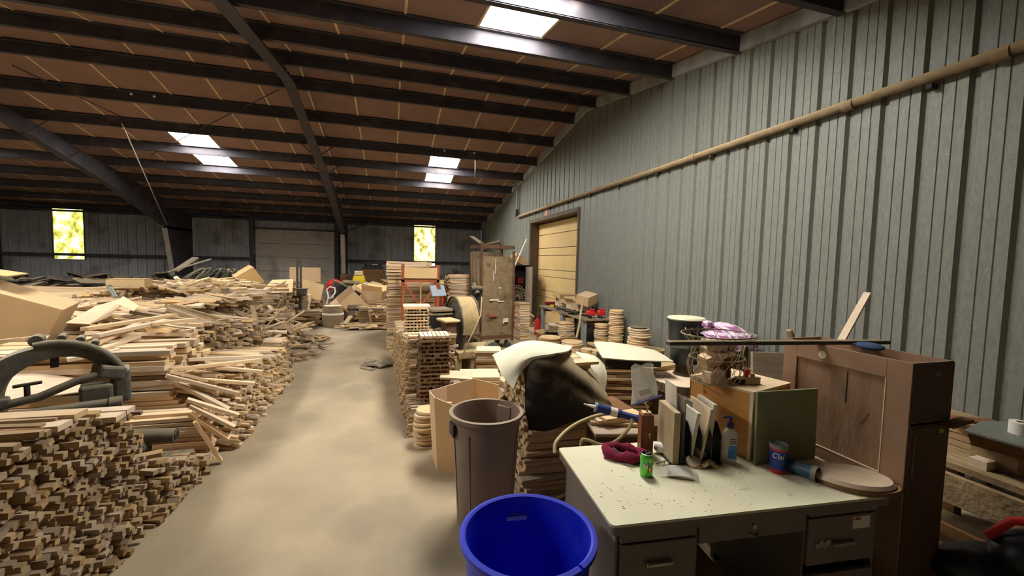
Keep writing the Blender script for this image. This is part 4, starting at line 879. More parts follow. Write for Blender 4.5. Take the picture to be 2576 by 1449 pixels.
# ================================================================== along the right wall: discs, bench, carpet, buckets
rng = random.Random(5)
def cat_rom(C, n):          # Catmull-Rom upsample a grid of control points
    def line(P, n):
        P = [Vector(p) for p in P]; Q = [P[0]*2-P[1]]+P+[P[-1]*2-P[-2]]; out = []
        for i in range(1, len(Q)-2):
            for k in range(n):
                t = k/n; a, b, c, d = Q[i-1], Q[i], Q[i+1], Q[i+2]
                out.append(.5*((2*b)+(c-a)*t+(2*a-5*b+4*c-d)*t*t+(3*b-a-3*c+d)*t**3))
        return out+[P[-1]]
    rows = [line(r, n) for r in C]; cols = [line([r[i] for r in rows], n) for i in range(len(rows[0]))]
    return [[cols[i][j] for i in range(len(cols))] for j in range(len(cols[0]))]
def pxgrid(rows): return [[ony(*p) for p in r] for r in rows]
# ---- discs
DISC = {}
def disc_mesh(r, th):
    k = (round(r, 3), th)
    if k not in DISC: DISC[k] = MB().lathe([(.001, 0), (r*.97, 0), (r, th*.25), (r, th*.7), (r*.96, th), (.001, th)], n=28).mesh('disc', 'disc', smooth=35)
    return DISC[k]
def discs(px, py, y, r, dz, z0, label, group, dark=False):
    c = ony(px, py, y); n = max(1, int((c.z-z0)/dz)); dz = (c.z-z0)/n
    for k in range(n):
        o = bpy.data.objects.new('wood_disc', disc_mesh(r*rng.choice((1, 1, .97)), dz*.86)); COL.objects.link(o)
        j = .012+.02*(rng.random() < .15)
        o.location = (c.x+rng.uniform(-j, j), c.y+rng.uniform(-j, j), z0+k*dz+.0005); o.rotation_euler = (0, 0, rng.uniform(0, 6)); tag(o, label, 'wood disc', group)
discs(1384, 846, 7.7, .215, .034, 0, 'big wooden disc in the wide stack beside the small carton', 'discs of the wide stack by the carton')
discs(1441, 857, 7.0, .205, .034, 0, 'big wooden disc in the wide stack in front of the hexagonal plates', 'discs of the wide front stack')
discs(1486, 866, 7.45, .135, .030, 0, 'small wooden disc in the low stack behind the wide one', 'discs of the low rear stack')
discs(1522, 866, 7.1, .145, .032, 0, 'small wooden disc in the low stack at the foot of the bench', 'discs of the low bench stack')
discs(1477, 876, 6.6, .11, .028, 0, 'small wooden disc in the narrow stack between two wider ones', 'discs of the narrow middle stack')
discs(1509, 880, 6.35, .135, .030, 0, 'wooden disc in the leaning stack behind the foam case', 'discs of the leaning stack')
discs(1545, 873, 6.7, .15, .032, 0, 'wooden disc in the short stack under the tall ones', 'discs of the short stack')
discs(1478, 898, 6.1, .10, .026, 0, 'tiny wooden disc on the lowest pile behind the carpet', 'discs of the lowest pile')
pl = thing('low_pallet', 'low wooden pallet carrying the disc stacks at the wall', 'pallet', (3.92, 6.45, 0))
for k in range(7): MB().bx(-.27, .27, -.78+.225*k, -.78+.225*k+.2, .30, .335).build('slat', 'wood', pl)
for x in (-.22, 0, .22): MB().bx(x-.04, x+.04, -.78, .79, 0, .30).build('runner', 'wood_dark', pl)
discs(1513, 814, 7.22, .135, .034, 0 if False else .34, 'wooden disc in the middle tall stack against the bench', 'discs of the middle tall stack')
discs(1552, 779, 6.85, .135, .034, .37, 'wooden disc in the tallest stack beside the wall', 'discs of the tallest stack')
tag(MB().lathe([(.001, 0), (.14, 0), (.15, .03), (.001, .03)], n=24).build('dark_tray', 'black', loc=(ony(1552, 779, 6.85).x, 6.85, .337), smooth=35), 'dark tray under the tallest disc stack', 'tray')
discs(1607, 825, 5.98, .175, .036, .36, 'wide wooden disc in the wall stack under a dark plate', 'discs of the wall stack')
c = ony(1607, 822, 5.98); tag(MB().lathe([(.001, 0), (.13, 0), (.14, .015), (.12, .025), (.001, .02)], n=24).build('dark_plate', 'iron_dark', loc=(c.x, c.y, ony(1607, 825, 5.98).z+.002), smooth=35), 'dark round plate on top of the wall disc stack', 'plate')
# boards below that stack
for k in range(2): put_stick('support_board', (3.95, 5.92+.02*k, .335+.012+.0), (0, 0, R(-3+5*k)), (.52, .42, .022) if k == 0 else (.3, .3, .001), 'wood', 'thick board under the wall disc stack', 'wood board', 'boards under the wall stack') if k == 0 else None
# hexagonal plates
hx = ony(1428, 812, 8.0)
for k in range(9):
    o = MB().prism([(.21*math.cos(R(60*i)), .17*math.sin(R(60*i))) for i in range(6)], 0, .032).build('hexagonal_plate', 'disc', loc=(hx.x+rng.uniform(-.02, .02), 8.05, .28+.037*k), rot=(0, 0, rng.uniform(-8, 8)+12), bev=.008) if k == 0 else o.copy()
    if k: COL.objects.link(o); o.location = (hx.x+rng.uniform(-.02, .02), 8.05+rng.uniform(-.02, .02), .28+.037*k); o.rotation_euler = (0, 0, R(rng.uniform(-8, 8)+12))
    tag(o, 'hexagonal wooden plate in the stack in front of the bench', 'wood plate', 'hexagonal plates')
tag(MB().bx(-.2, .2, -.2, .2, 0, .278).build('plate_crate', 'wood_dark', loc=(hx.x, 8.05, 0), bev=.01), 'dark crate under the hexagonal plates', 'crate')
c = ony(1389, 842, 8.7)
for k in range(3): tag(MB().lathe([(.001, 0), (.13, 0), (.17, .04), (.165, .045), (.12, .01), (.001, .01)], n=24).build('black_pan', 'black', loc=(c.x, c.y, c.z-.06+.05*k), smooth=40), 'shallow black pan stacked beside the bench leg', 'pan', 'black pans')
tag(MB().bx(-.17, .17, -.17, .17, 0, c.z-.062).build('pan_crate', 'wood_dark', loc=(c.x, c.y, 0), bev=.01), 'wooden crate under the black pans', 'crate')
carton('small_carton', 'small open carton on the floor beside the wide disc stack', onz(1368, 862, 0), (.26, .24, .2), (0, 0, 15))
# ---- bench
t = thing('work_bench', 'low wooden work bench cluttered with tools against the wall', 'bench', (3.93, 8.55, 0))
for k in range(3): MB().box((-.22+.215*k, 0, .755), (.205, 2.5, .04)).build('plank', 'wood_grey', t)
for y in (-1.15, -.1, 1.1):
    for x in (-.27, .24): MB().box((x, y, .3675), (.08, .09, .735)).build('leg', 'wood_bench', t)
    MB().box((0, y, .69), (.6, .06, .09)).build('apron', 'wood_dark', t)
BZ = .776
def on_bench(px, py): return onz(px, py, BZ)
for k, (px, py, d, rt) in enumerate(((1478, 783, (.34, .3, .22), (0, 0, 20)), (1520, 775, (.4, .34, .24), (0, 0, -10)), (1538, 786, (.34, .3, .2), (0, 0, 5)))):
    p = on_bench(px, py); p.x = min(p.x, 3.98)
    carton('bench_carton', ('open folded carton', 'crushed tan carton', 'plain square carton')[k]+' on the work bench', p, d, rt, 'cardboard_pale', open_top=(k < 2))
carton('top_carton', 'greyish carton tipped on top of the other bench cartons', Vector((3.98, 7.95, BZ+.235)), (.36, .3, .2), (10, -12, 30), 'cardboard_pale', open_top=False)
p = on_bench(1508, 800); t = thing('red_tool_case', 'red and black power tool set on the bench edge', 'power tool', (min(p.x, 3.9), p.y, BZ))
for dx in (-.11, .11):
    MB().box((dx, 0, .10), (.15, .13, .09), (0, 8, 0)).build('tool_body', 'red', t, bev=.02); MB().box((dx-.03, -.02, .03), (.06, .10, .06)).build('battery', 'black', t, bev=.01); MB().box((dx+.03, 0, .165), (.10, .05, .04)).build('tool_grip', 'red', t, bev=.015)
p = on_bench(1400, 775); t = thing('spray_can', 'white spray can with a red cap on the bench', 'spray can', p); MB().lathe([(.001, 0), (.033, 0), (.033, .17), (.02, .19), (.001, .19)], n=16).build('can_body', 'white', t, smooth=40); MB().cyl((0, 0, .19), (0, 0, .25), .024, n=14).build('cap', 'red', t, smooth=40)
p = on_bench(1390, 773); tag(MB().box((0, 0, .03), (.12, .10, .06)).build('yellow_sponge', 'yellow', loc=p, bev=.015), 'yellow block beside the spray can', 'sponge')
p = on_bench(1386, 767); tag(MB().bx(-.16, .16, -.06, .06, 0, .08).build('red_case', 'darkred', loc=p, bev=.01), 'dark red case at the far end of the bench', 'case')
p = on_bench(1442, 777); m = MB()
for j in range(6): m.tube([((.2-.015*j)*math.cos(2*math.pi*i/20+j)+.03*math.sin(2*j), (.24-.02*j)*math.sin(2*math.pi*i/20+j), .02+.022*j+.015*math.sin(i+j)) for i in range(20)], .012, 6, closed=True)
tag(m.build('cord_coil', 'olive', loc=(min(p.x, 3.95), p.y, BZ), smooth=60), 'tangled olive cord coil on the bench', 'cord')
rest(jumble(rng, 40, 3.78, 8.3, .18, .75, lambda x, y: BZ+.02, L=(.08, .3), w=.04, h=.025, pitch=4), 'bench_clutter', 'small tools and scraps strewn over the bench', 'iron_dark')
for (px, py, r_, mt, nm, lb) in ((1456, 783, .03, 'white', 'white_knob_jar', 'small white round jar among the bench tools'), (1418, 768, .035, 'white', 'white_jar', 'white jar at the back of the bench')):
    p = on_bench(px, py); p.x = min(p.x, 4.1); tag(MB().lathe([(.001, 0), (r_, 0), (r_, r_*1.6), (r_*.7, r_*2), (.001, r_*2.1)], n=14).build(nm, mt, loc=p, smooth=40), lb, 'cap' if 'cap' in nm else 'jar')
t = thing('sledge_handle', 'long curved wooden tool handle leaning on the bench', 'tool handle', (0, 0, 0)); a, b = ony(1450, 850, 7.1), ony(1468, 755, 7.32)
MB().tube([a, a.lerp(b, .35)+Vector((.01, 0, 0)), a.lerp(b, .7)+Vector((-.01, 0, 0)), b], .022, 8).build('handle', 'wood_old', t, smooth=60)
p = onz(1375, 838, 0); t = thing('fire_extinguisher', 'red fire extinguisher on the floor by the roller door', 'extinguisher', (3.62, 9.95, 0)); MB().lathe([(.001, 0), (.075, 0), (.08, .02), (.08, .34), (.03, .42), (.025, .46), (.001, .46)], n=20).build('cylinder', 'red', t, smooth=40); MB().box((.02, 0, .48), (.12, .03, .03), (0, -15, 0)).build('valve_lever', 'black', t); MB().tube([(.03, 0, .45), (.1, 0, .38), (.1, 0, .2)], .012, 6).build('hose', 'black', t)
c = ony(1400, 790, 9.2); t = thing('tan_bucket', 'tan bucket with a lid under the bench', 'bucket', (3.75, 9.05, 0)); MB().lathe([(.001, 0), (.15, 0), (.17, .38), (.001, .38)], n=20).build('bucket_body', 'dusty_tan', t, smooth=40); MB().lathe([(.001, .38), (.18, .38), (.18, .41), (.001, .41)], n=20).build('bucket_lid', 'wood_pale', t, smooth=40)
# ---- board stack and foam case
st = ony(1570, 930, 4.35)
for k in range(17):
    for q in range(2):
        put_stick('stacked_board', (2.66+rng.uniform(-.05, .05), 4.25+.22*q+rng.uniform(-.02, .02), .018+k*.036), (0, 0, R(rng.gauss(-12, 4))), (rng.uniform(.5, .66), .18, .03), rng.choice(('wood', 'wood_dark', 'wood_old')), 'rough board in the stack under the foam case', 'wood board', 'boards under the foam case')
t = thing('foam_case', 'grey plastic case with a bent pale lid on the board stack', 'case', (2.86, 4.46, .635), rz=-14)
MB().bx(-.38, .30, -.22, .22, 0, .09).build('case_body', 'iron_dark', t, bev=.015)
G = cat_rom([[(-.42, -.26, .12), (-.1, -.27, .10), (.42, -.27, .09)], [(-.44, 0, .20), (-.1, 0, .15), (.42, 0, .10)], [(-.40, .27, .21), (-.05, .27, .19), (.40, .27, .11)]], 5)
MB().sheet(G, .012).build('case_lid', 'pad', t, smooth=50)
MB().tube([(.40, -.2, .10), (.44, -.1, .2), (.47, .1, .32), (.52, .3, .36)], .005, 5).build('cord', 'black', t)
# ---- carpet over a stack of boards
B = block(rng, 1.02, .55, 2.98, 3.62, 0, lambda y: 1.04, .09, .030, side=-1, jx=.035, jr=2)
emit(B, 180, 'carpet_stack_board', 'wood', 'board in the dark stack under the draped carpet', 'wood board', 'boards under the carpet', 'carpet_stack_rest', 'rest of the stack under the carpet', 'wood')
C = pxgrid([[(1300, 890, 3.72), (1350, 872, 3.75), (1430, 882, 3.75), (1470, 912, 3.7), (1500, 945, 3.55)],
            [(1312, 908, 3.12), (1350, 893, 2.98), (1415, 905, 2.95), (1480, 950, 2.92), (1522, 990, 2.85)],
            [(1322, 960, 2.93), (1355, 945, 2.86), (1420, 960, 2.84), (1482, 1000, 2.80), (1540, 1022, 2.72)],
            [(1322, 1020, 2.93), (1352, 1015, 2.87), (1420, 1012, 2.82), (1480, 1028, 2.78), (1552, 1034, 2.70)],
            [(1330, 1080, 2.93), (1378, 1082, 2.88), (1430, 1062, 2.84), (1475, 1048, 2.80), (1512, 1040, 2.74)]])
G = cat_rom(C, 6)
for r_ in G:
    for p in r_: p += Vector((0, rng.uniform(-.004, .004), rng.uniform(-.004, .004)))
tag(MB().sheet(G, .012).build('draped_carpet', 'carpet', smooth=60), 'dark dusty carpet draped over the board stack behind the bins', 'carpet')
C = pxgrid([[(1238, 900, 3.35), (1330, 864, 3.78), (1440, 878, 3.85)], [(1262, 945, 3.1), (1335, 893, 2.98), (1425, 893, 2.93)], [(1293, 986, 2.9), (1318, 930, 2.94), (1375, 898, 2.9)]])
for r_ in C:
    for p in r_: p += Vector((0, 0, .018))
tag(MB().sheet(cat_rom(C, 5), .010).build('pale_mat', 'pad', smooth=60), 'pale rubber mat lying over the top of the dark carpet', 'mat')
C = pxgrid([[(1445, 895, 4.0), (1490, 905, 4.0), (1512, 925, 4.0)], [(1450, 925, 3.75), (1495, 930, 3.72), (1516, 950, 3.75)], [(1470, 985, 3.65), (1500, 990, 3.62), (1512, 985, 3.65)]])
t = tag(MB().sheet(cat_rom(C, 4), .05).build('foam_cushion', 'pad', smooth=60), 'pale foam cushion slumped between carpet and board stack', 'cushion')
tag(MB().bx(-.3, .3, -.12, .3, 0, .35).build('cushion_crate', 'wood_dark', loc=(2.15, 3.85, 0), bev=.01), 'dark crate below the foam cushion', 'crate')
# low clutter by the wall: rings, boards
for k in range(12): put_stick('pink_offcut', (3.72+rng.uniform(-.12, .12), 5.1+rng.uniform(-.22, .22), .02+.036*k), (0, 0, R(rng.uniform(-25, 25))), (.55, .25, .03), rng.choice(('wood_pale', 'wood')), 'pinkish board in the low pile behind the black bucket', 'wood board', 'pinkish boards by the wall')
c = ony(1638, 902, 5.45)
for k in range(3): tag(MB().shell([(.17, 0), (.19, 0), (.19, .03), (.17, .03)], n=24).build('metal_ring', 'dusty_tan', loc=(min(c.x, 3.95), 5.45, .47+.034*k), smooth=35), 'dusty metal ring stacked on the low wall pile', 'ring', 'dusty rings')
# ---- stump, tree slice, bucket
t = thing('tree_slice', 'big slice of tree trunk with rough bark edge', 'tree slice', (3.36, 4.12, .40))
def slab(mb, r0, z0, z1, amp, n=60):
    a = []; b = []
    for i in range(n):
        th = 2*math.pi*i/n; r = r0*(1+amp*math.sin(3*th+1)+amp*.6*math.sin(7*th)+amp*.5*math.sin(23*th)*rng.random())
        a.append((r*math.cos(th), r*math.sin(th)*.9)); b.append(r)
    mb.prism(a, z0, z1); return a
m = MB(); ol = slab(m, .41, .012, .10, .05); m.build('slice_bark', 'bark', t)
MB().prism([(x*.965, y*.965) for x, y in ol], 0, .105).build('slice_wood', 'wood_pale', t)
tag(MB().bx(-.28, .28, -.28, .28, 0, .398).build('slice_crate', 'wood_dark', loc=(3.36, 4.12, 0), bev=.01), 'dark crate under the tree slice', 'crate')
tag(MB().lathe([(.001, 0), (.13, 0), (.10, .05), (.10, .12), (.12, .15), (.001, .15)], n=18).build('short_stump', 'bark', loc=(3.50, 4.28, .507), smooth=35), 'short dark stump standing on the tree slice', 'stump')
t = thing('black_can', 'tall black plastic can with a pale lid standing on the stump', 'bin', (3.50, 4.28, .66))
MB().lathe([(.001, 0), (.17, 0), (.185, .03), (.19, .24), (.195, .25), (.21, .50), (.22, .51), (.22, .53), (.001, .53)], n=32).build('can_body', 'black_plastic', t, smooth=35)
MB().lathe([(.001, .53), (.215, .53), (.222, .545), (.21, .56), (.001, .565)], n=32).build('can_lid', 'pad', t, smooth=35)
MB().shell([(.191, .20), (.196, .20), (.199, .27), (.194, .27)], n=32).build('grey_band', 'iron', t, smooth=35)
for a in (230, 250): MB().box((.19*math.cos(R(a)), .19*math.sin(R(a)), .45), (.03, .03, .02)).build('lug', 'white', t)
# ---- chair with jacket and plaid shirt
t = thing('old_chair', 'old wooden chair against the wall under a jacket and shirt', 'chair', (3.88, 4.05, 0), rz=-25)
for sx in (-.18, .18):
    MB().box((sx, -.18, .23), (.04, .04, .46)).build('leg', 'wood_dark', t); MB().box((sx, .18, .55), (.04, .04, 1.10)).build('leg', 'wood_dark', t)
MB().box((0, 0, .47), (.42, .42, .03)).build('seat', 'wood_dark', t); MB().box((0, .19, .95), (.38, .025, .26)).build('backrest', 'wood_dark', t)
def drape(name, mat, label, z0, z1, r0, r1, a0, a1, fold, th, c, cat='jacket'):
    G = []
    for j in range(19):
        v = j/18; z = z0+(z1-z0)*v; row = []
        for i in range(49):
            a = R(a0+(a1-a0)*i/48); rr = (r0+(r1-r0)*v**.7)*(1+fold*math.sin(a*9+v*3)*(1-v*.5)); k = math.sqrt(max(0, 1-max(0, v-.72)**2/.0784*.92))
            row.append((c[0]+rr*k*math.cos(a)*1.0, c[1]+rr*k*math.sin(a)*.62, z+.015*math.sin(a*5)))
        G.append(row)
    return tag(MB().sheet(G, th).build(name, mat, smooth=60), label, cat)
drape('brown_jacket', 'jacket', 'brown work jacket hung over the old chair', .48, 1.10, .34, .30, -190, 20, .06, .01, (3.86, 4.06))
C = [[(3.86+u, 4.06-.30*math.sqrt(max(0, 1-(u/.44)**2))-.02, .93+.03*math.sin(u*14)-.28*abs(u)*(u > .2)) for u in (-.36, -.22, -.08, .08, .22, .34)], [(3.86+u*.98, 4.06-.26*math.sqrt(max(0, 1-(u/.44)**2)), 1.06-.5*u*u) for u in (-.36, -.22, -.08, .08, .22, .34)], [(3.86+u*.9, 4.02, 1.155-.9*u*u+.02*math.sin(u*17)) for u in (-.36, -.22, -.08, .08, .22, .34)], [(3.86+u*.9, 4.22, 1.14-.9*u*u) for u in (-.36, -.22, -.08, .08, .22, .34)], [(3.86+u*.9, 4.28, 1.0-.7*u*u) for u in (-.36, -.22, -.08, .08, .22, .34)]]
G = cat_rom(C, 6)
for r_ in G:
    for p in r_: p += Vector((.006*math.sin(p.z*60), .012*math.sin(p.x*33+p.z*20), .012*math.sin(p.x*41)))
tag(MB().sheet(G, .006).build('plaid_shirt', 'plaid', smooth=60), 'purple and white plaid shirt thrown over the jacket', 'shirt')
tag(MB().ball((0, 0, 0), .07, 12, (1.2, .8, .7)).build('cap_bundle', 'plaid', loc=(3.62, 4.06, 1.16), smooth=60), 'crumpled plaid sleeve end on top of the shirt', 'cloth')
tag(MB().box((0, 0, .2), (.36, .05, .40)).build('tan_panel_board', 'wood_old', loc=onz(1935, 975, .55)-Vector((0, 0, .02)), rot=(-8, 0, -20), bev=.004), 'small tan board standing below the jacket', 'board')
c = onz(1935, 975, .53); tag(MB().bx(-.25, .25, -.2, .2, 0, .525).build('board_crate', 'wood_dark', loc=(c.x, c.y+.05, 0), bev=.01), 'dark crate under the small tan board', 'crate')
# ================================================================== bins, cartons and desk in the foreground
rng = random.Random(11)
# ---- octagonal carton
t = thing('octagonal_carton', 'tall octagonal cardboard drum open at the top', 'carton', (.70, 3.72, 0))
def octring(r, jit=0): return [(r*math.cos(R(22.5+45*i+4))*1.02, r*math.sin(R(22.5+45*i+4))) for i in range(8)]
for i in range(8):
    a, b = octring(.35)[i], octring(.35)[(i+1) % 8]; a2, b2 = octring(.365)[i], octring(.365)[(i+1) % 8]
    m = MB(); h = .64+.03*math.sin(i*2.1); h2 = .64+.03*math.sin((i+1)*2.1)
    ins = .975
    vs = [(a[0]*.93, a[1]*.93, 0), (b[0]*.93, b[1]*.93, 0), (b2[0], b2[1], h2), (a2[0], a2[1], h)]
    m.add(vs+[(x*ins, y*ins, z) for x, y, z in vs], [(0, 1, 2, 3), (7, 6, 5, 4), (3, 2, 6, 7), (0, 4, 5, 1), (0, 3, 7, 4), (1, 5, 6, 2)])
    m.build('side_panel', 'cardboard', t)
MB().prism([(x*.92, y*.92) for x, y in octring(.35)], 0, .01).build('bottom_panel', 'cardboard', t)
lay('stick_in_carton', 'sticks in the octagonal carton', 'pale stick standing inside the octagonal carton', [((.52, 3.72, .02), (.50, 3.60, .60), .05, .02)], 'wood_pale')
# discs and small things left of it
for k in range(10):
    o = bpy.data.objects.new('wood_disc', disc_mesh(.115, .03)); COL.objects.link(o); o.location = (.345+rng.uniform(-.02, .02), 4.12+rng.uniform(-.02, .02), .001+.037*k); o.rotation_euler = (R(rng.uniform(-3, 3)), R(rng.uniform(-3, 3)), 0)
    tag(o, 'wooden disc in the small stack beside the octagonal carton', 'wood disc', 'discs beside the octagonal carton')
# ---- grey bin
t = thing('grey_bin', 'tall grey brown plastic bin standing in front of the carton', 'bin', (.655, 2.80, 0))
MB().shell([(.185, 0), (.195, .02), (.238, .76), (.250, .765), (.262, .775), (.262, .80), (.245, .805), (.236, .80), (.228, .76), (.185, .02)], n=48).build('bin_body', 'bin_grey', t, smooth=35)
MB().lathe([(.001, .005), (.19, .005), (.19, .02), (.001, .02)], n=32).build('bin_bottom', 'bin_grey', t)
for a in (188, 226, 320): 
    m = MB(); m.bar((.192*math.cos(R(a)), .192*math.sin(R(a)), .05), (.236*math.cos(R(a)), .236*math.sin(R(a)), .70), .022, .012); m.build('side_rib', 'bin_grey', t)
for a in (188, 40): MB().box((.247*math.cos(R(a)), .247*math.sin(R(a)), .70), (.02, .10, .09), (0, 0, a)).build('handle', 'bin_dark', t, bev=.008)
MB().box((.215*math.cos(R(40)), .215*math.sin(R(40)), .69), (.015, .12, .16), (0, 4, 40)).build('inner_pocket', 'bin_grey', t, bev=.006)
# ---- blue bin
t = thing('blue_bin', 'bright blue plastic bin with a cracked rim beside the desk', 'bin', (.57, 1.615, 0))
prof = [(.215, 0), (.225, .02), (.268, .66), (.285, .668), (.292, .68), (.292, .70), (.276, .706), (.266, .70), (.258, .66), (.216, .02)]
m = MB(); n = 64; vs = []; fs = []; k = len(prof)
for i in range(n+1):
    a = R(-62+357.5*i/n)
    for r_, z in prof: vs.append((r_*math.cos(a), r_*math.sin(a), z))
for i in range(n):
    for j in range(k): fs.append((i*k+j, i*k+(j+1) % k, (i+1)*k+(j+1) % k, (i+1)*k+j))
fs += [tuple(range(k)), tuple(n*k+j for j in range(k-1, -1, -1))]
m.add(vs, fs).build('bin_body', 'bin_blue', t, smooth=35)
MB().lathe([(.001, .005), (.22, .005), (.22, .02), (.001, .02)], n=40).build('bin_bottom', 'bin_blue', t)
MB().shell([(.222, .02), (.227, .09), (.222, .095), (.217, .02)], n=48).build('bottom_step', 'bin_blue', t, smooth=35)
for a in (84, 264):
    c, s = math.cos(R(a)), math.sin(R(a)); m = MB(); m.box((.243*c, .243*s, .40), (.02, .13, .46), (0, 3.5, a)); m.build('handle_recess', 'bin_blue', t, bev=.01)
    MB().box((.252*c, .252*s, .605), (.024, .10, .018), (0, 0, a)).build('handle_slot', 'white', t)
# ---- desk
DR = -5.0
desk = thing('office_desk', 'steel office desk with a pale dirty top and grey drawers', 'desk', (1.668, 1.797, 0), rz=DR)
w, d = .74, .372
def rrect(w, d, r, n=6):
    out = []
    for cx, cy, a0 in ((w-r, d-r, 0), (-w+r, d-r, 90), (-w+r, -d+r, 180), (w-r, -d+r, 270)):
        for k in range(n+1): a = R(a0+90*k/n); out.append((cx+r*math.cos(a), cy+r*math.sin(a)))
    return out
MB().prism(rrect(w, d, .025), .738, .75).build('desk_top', 'desk_top', desk)
MB().prism(rrect(w-.002, d-.002, .025), .700, .738).build('top_edge', 'desk_grey', desk)
for s in (-1, 1):
    x0, x1 = (-.70, -.30) if s < 0 else (.27, .70)
    m = MB(); m.bx(x0, x0+.012, -.33, .33, .06, .70); m.bx(x1-.012, x1, -.33, .33, .06, .70); m.bx(x0, x1, .32, .332, .06, .70); m.bx(x0, x1, -.32, .32, .06, .07); m.bx(x0, x1, -.30, .32, .69, .70); m.build('pedestal', 'desk_grey', desk)
    for x in (x0+.03, x1-.03):
        for y in (-.29, .29): MB().bx(x-.02, x+.02, y-.02, y+.02, 0, .06).build('leg', 'black', desk)
    zs = [(.645, .69), (.39, .635), (.08, .38)] if s < 0 else [(.665, .69), (.42, .655), (.08, .37)]
    for j, (z0, z1) in enumerate(zs):
        dr = MB().bx(x0+.016, x1-.016, -.345, -.32, z0, z1).build('drawer', 'desk_grey', desk, bev=.004)
        if j:
            cx = (x0+x1)/2; zc = z1-.09 if s < 0 else z1-.13
            m = MB(); m.bar((cx-.06, -.362, zc), (cx+.06, -.362, zc), .014, .016); m.bx(cx-.065, cx-.05, -.365, -.34, zc-.01, zc+.01); m.bx(cx+.05, cx+.065, -.365, -.34, zc-.01, zc+.01); m.build('handle', 'handle_metal', dr, bev=.003)
    if s > 0:
        sk = MB().bx(x1-.16, x1-.06, -.349, -.345, .585, .645).build('sticker', 'white', desk, label='white printed sticker'); MB().bx(x1-.15, x1-.12, -.351, -.349, .63, .64).build('sticker_print', 'red', sk)
        for q in range(4): MB().box((x0+.07+.02*q, -.348, .52+.012*(q % 2)), (.03, .006, .028), (0, 30*q, 0)).build('tape_scrap', 'handle_metal', desk)
m = MB(); m.bx(-.30, .27, -.345, -.30, .60, .69); cdw = m.build('centre_drawer', 'desk_grey', desk, bev=.004)
MB().cyl((-.02, -.352, .655), (-.02, -.34, .655), .012, n=14).build('lock', 'handle_metal', cdw); MB().tube([(-.045, -.35, .625), (-.03, -.355, .612), (-.01, -.355, .612), (.005, -.35, .625)], .004, 6).build('pull', 'handle_metal', cdw)
MB().bx(-.30, .27, .30, .315, .10, .70).build('modesty_panel', 'desk_grey', desk)
# things under the desk
tag(MB().bx(-.14, .14, -.2, .2, 0, .30).build('under_box', 'dusty_tan', loc=(1.50, 1.72, 0), rot=(0, 0, -8), bev=.006), 'dusty tan box standing in the knee space of the desk', 'box')
# crumbs of dirt on the desk
rest([((onz(rng.uniform(1480, 1900), rng.uniform(1180, 1290), .7512)), (0, 0, rng.uniform(0, 3)), (rng.uniform(.003, .012), .002, .001)) for _ in range(80)], 'desk_crumbs', 'wood crumbs scattered on the desk top', 'wood_brown')
DZ_ = .7505
def od(px, py): return onz(px, py, DZ_)
lay('dropped_plank', 'planks dropped beside the desk', 'short dusty plank dropped on the floor left of the desk', [((1.02, 2.55, .10), (1.42, 2.42, .22), .10, .03), ((1.10, 2.72, .05), (1.46, 2.60, .12), .12, .04), ((.98, 2.42, .02), (1.40, 2.30, .03), .10, .04), ((1.2, 2.85, .02), (1.5, 2.6, .30), .07, .03)], 'wood_old')
# ---- soda can
p = od(1625, 1196); t = thing('soda_can', 'green soda can standing on the desk', 'can', p, rz=-150)
MB().lathe([(.001, .003), (.022, .003), (.026, 0), (.029, .006), (.033, .014), (.033, .100), (.031, .108), (.027, .117)], n=32).build('can_body', 'can_green', t, smooth=40)
ct_ = MB().lathe([(.027, .117), (.028, .120), (.026, .121), (.024, .115), (.001, .115)], n=32).build('can_top', 'chrome', t, smooth=40)
MB().box((.004, 0, .118), (.022, .012, .002)).build('pull_tab', 'chrome', ct_)
def text_obj(body, size, loc, rot, mat, parent, name, bend=None, ext=.0004, shear=0, off=0):
    c = bpy.data.curves.new(name, 'FONT'); c.body = body; c.size = size; c.extrude = ext; c.align_x = 'CENTER'; c.align_y = 'CENTER'; c.shear = shear; c.offset = off
    tmp = bpy.data.objects.new(name, c); COL.objects.link(tmp); dg = bpy.context.evaluated_depsgraph_get(); me = bpy.data.meshes.new_from_object(tmp.evaluated_get(dg)); bpy.data.objects.remove(tmp)
    if bend:
        for v in me.vertices:
            a = v.co.x/bend+rot[2]; r_ = bend+v.co.z; v.co = Vector((r_*math.cos(a), r_*math.sin(a), v.co.y+loc[2]))
    o = bpy.data.objects.new(name, me); COL.objects.link(o); o.parent = parent; me.materials.clear(); me.materials.append(MATS[mat])
    if not bend: o.location = loc; o.rotation_euler = rot
    return o
t.rotation_euler = (0, 0, 0); cam_a = math.atan2(-p.y, -p.x)
text_obj('M', .052, (0, 0, .066), (0, 0, cam_a-.1), 'paper', t, 'lettering_outline', bend=.0331, off=.0016); text_obj('M', .052, (0, 0, .066), (0, 0, cam_a-.1), 'can_logo', t, 'lettering', bend=.0335)
text_obj('tn', .034, (0, 0, .074), (0, 0, cam_a+.75), 'can_logo', t, 'lettering', bend=.0335); text_obj('D', .040, (0, 0, .046), (0, 0, cam_a+.6), 'red', t, 'lettering', bend=.0335, off=.0015)
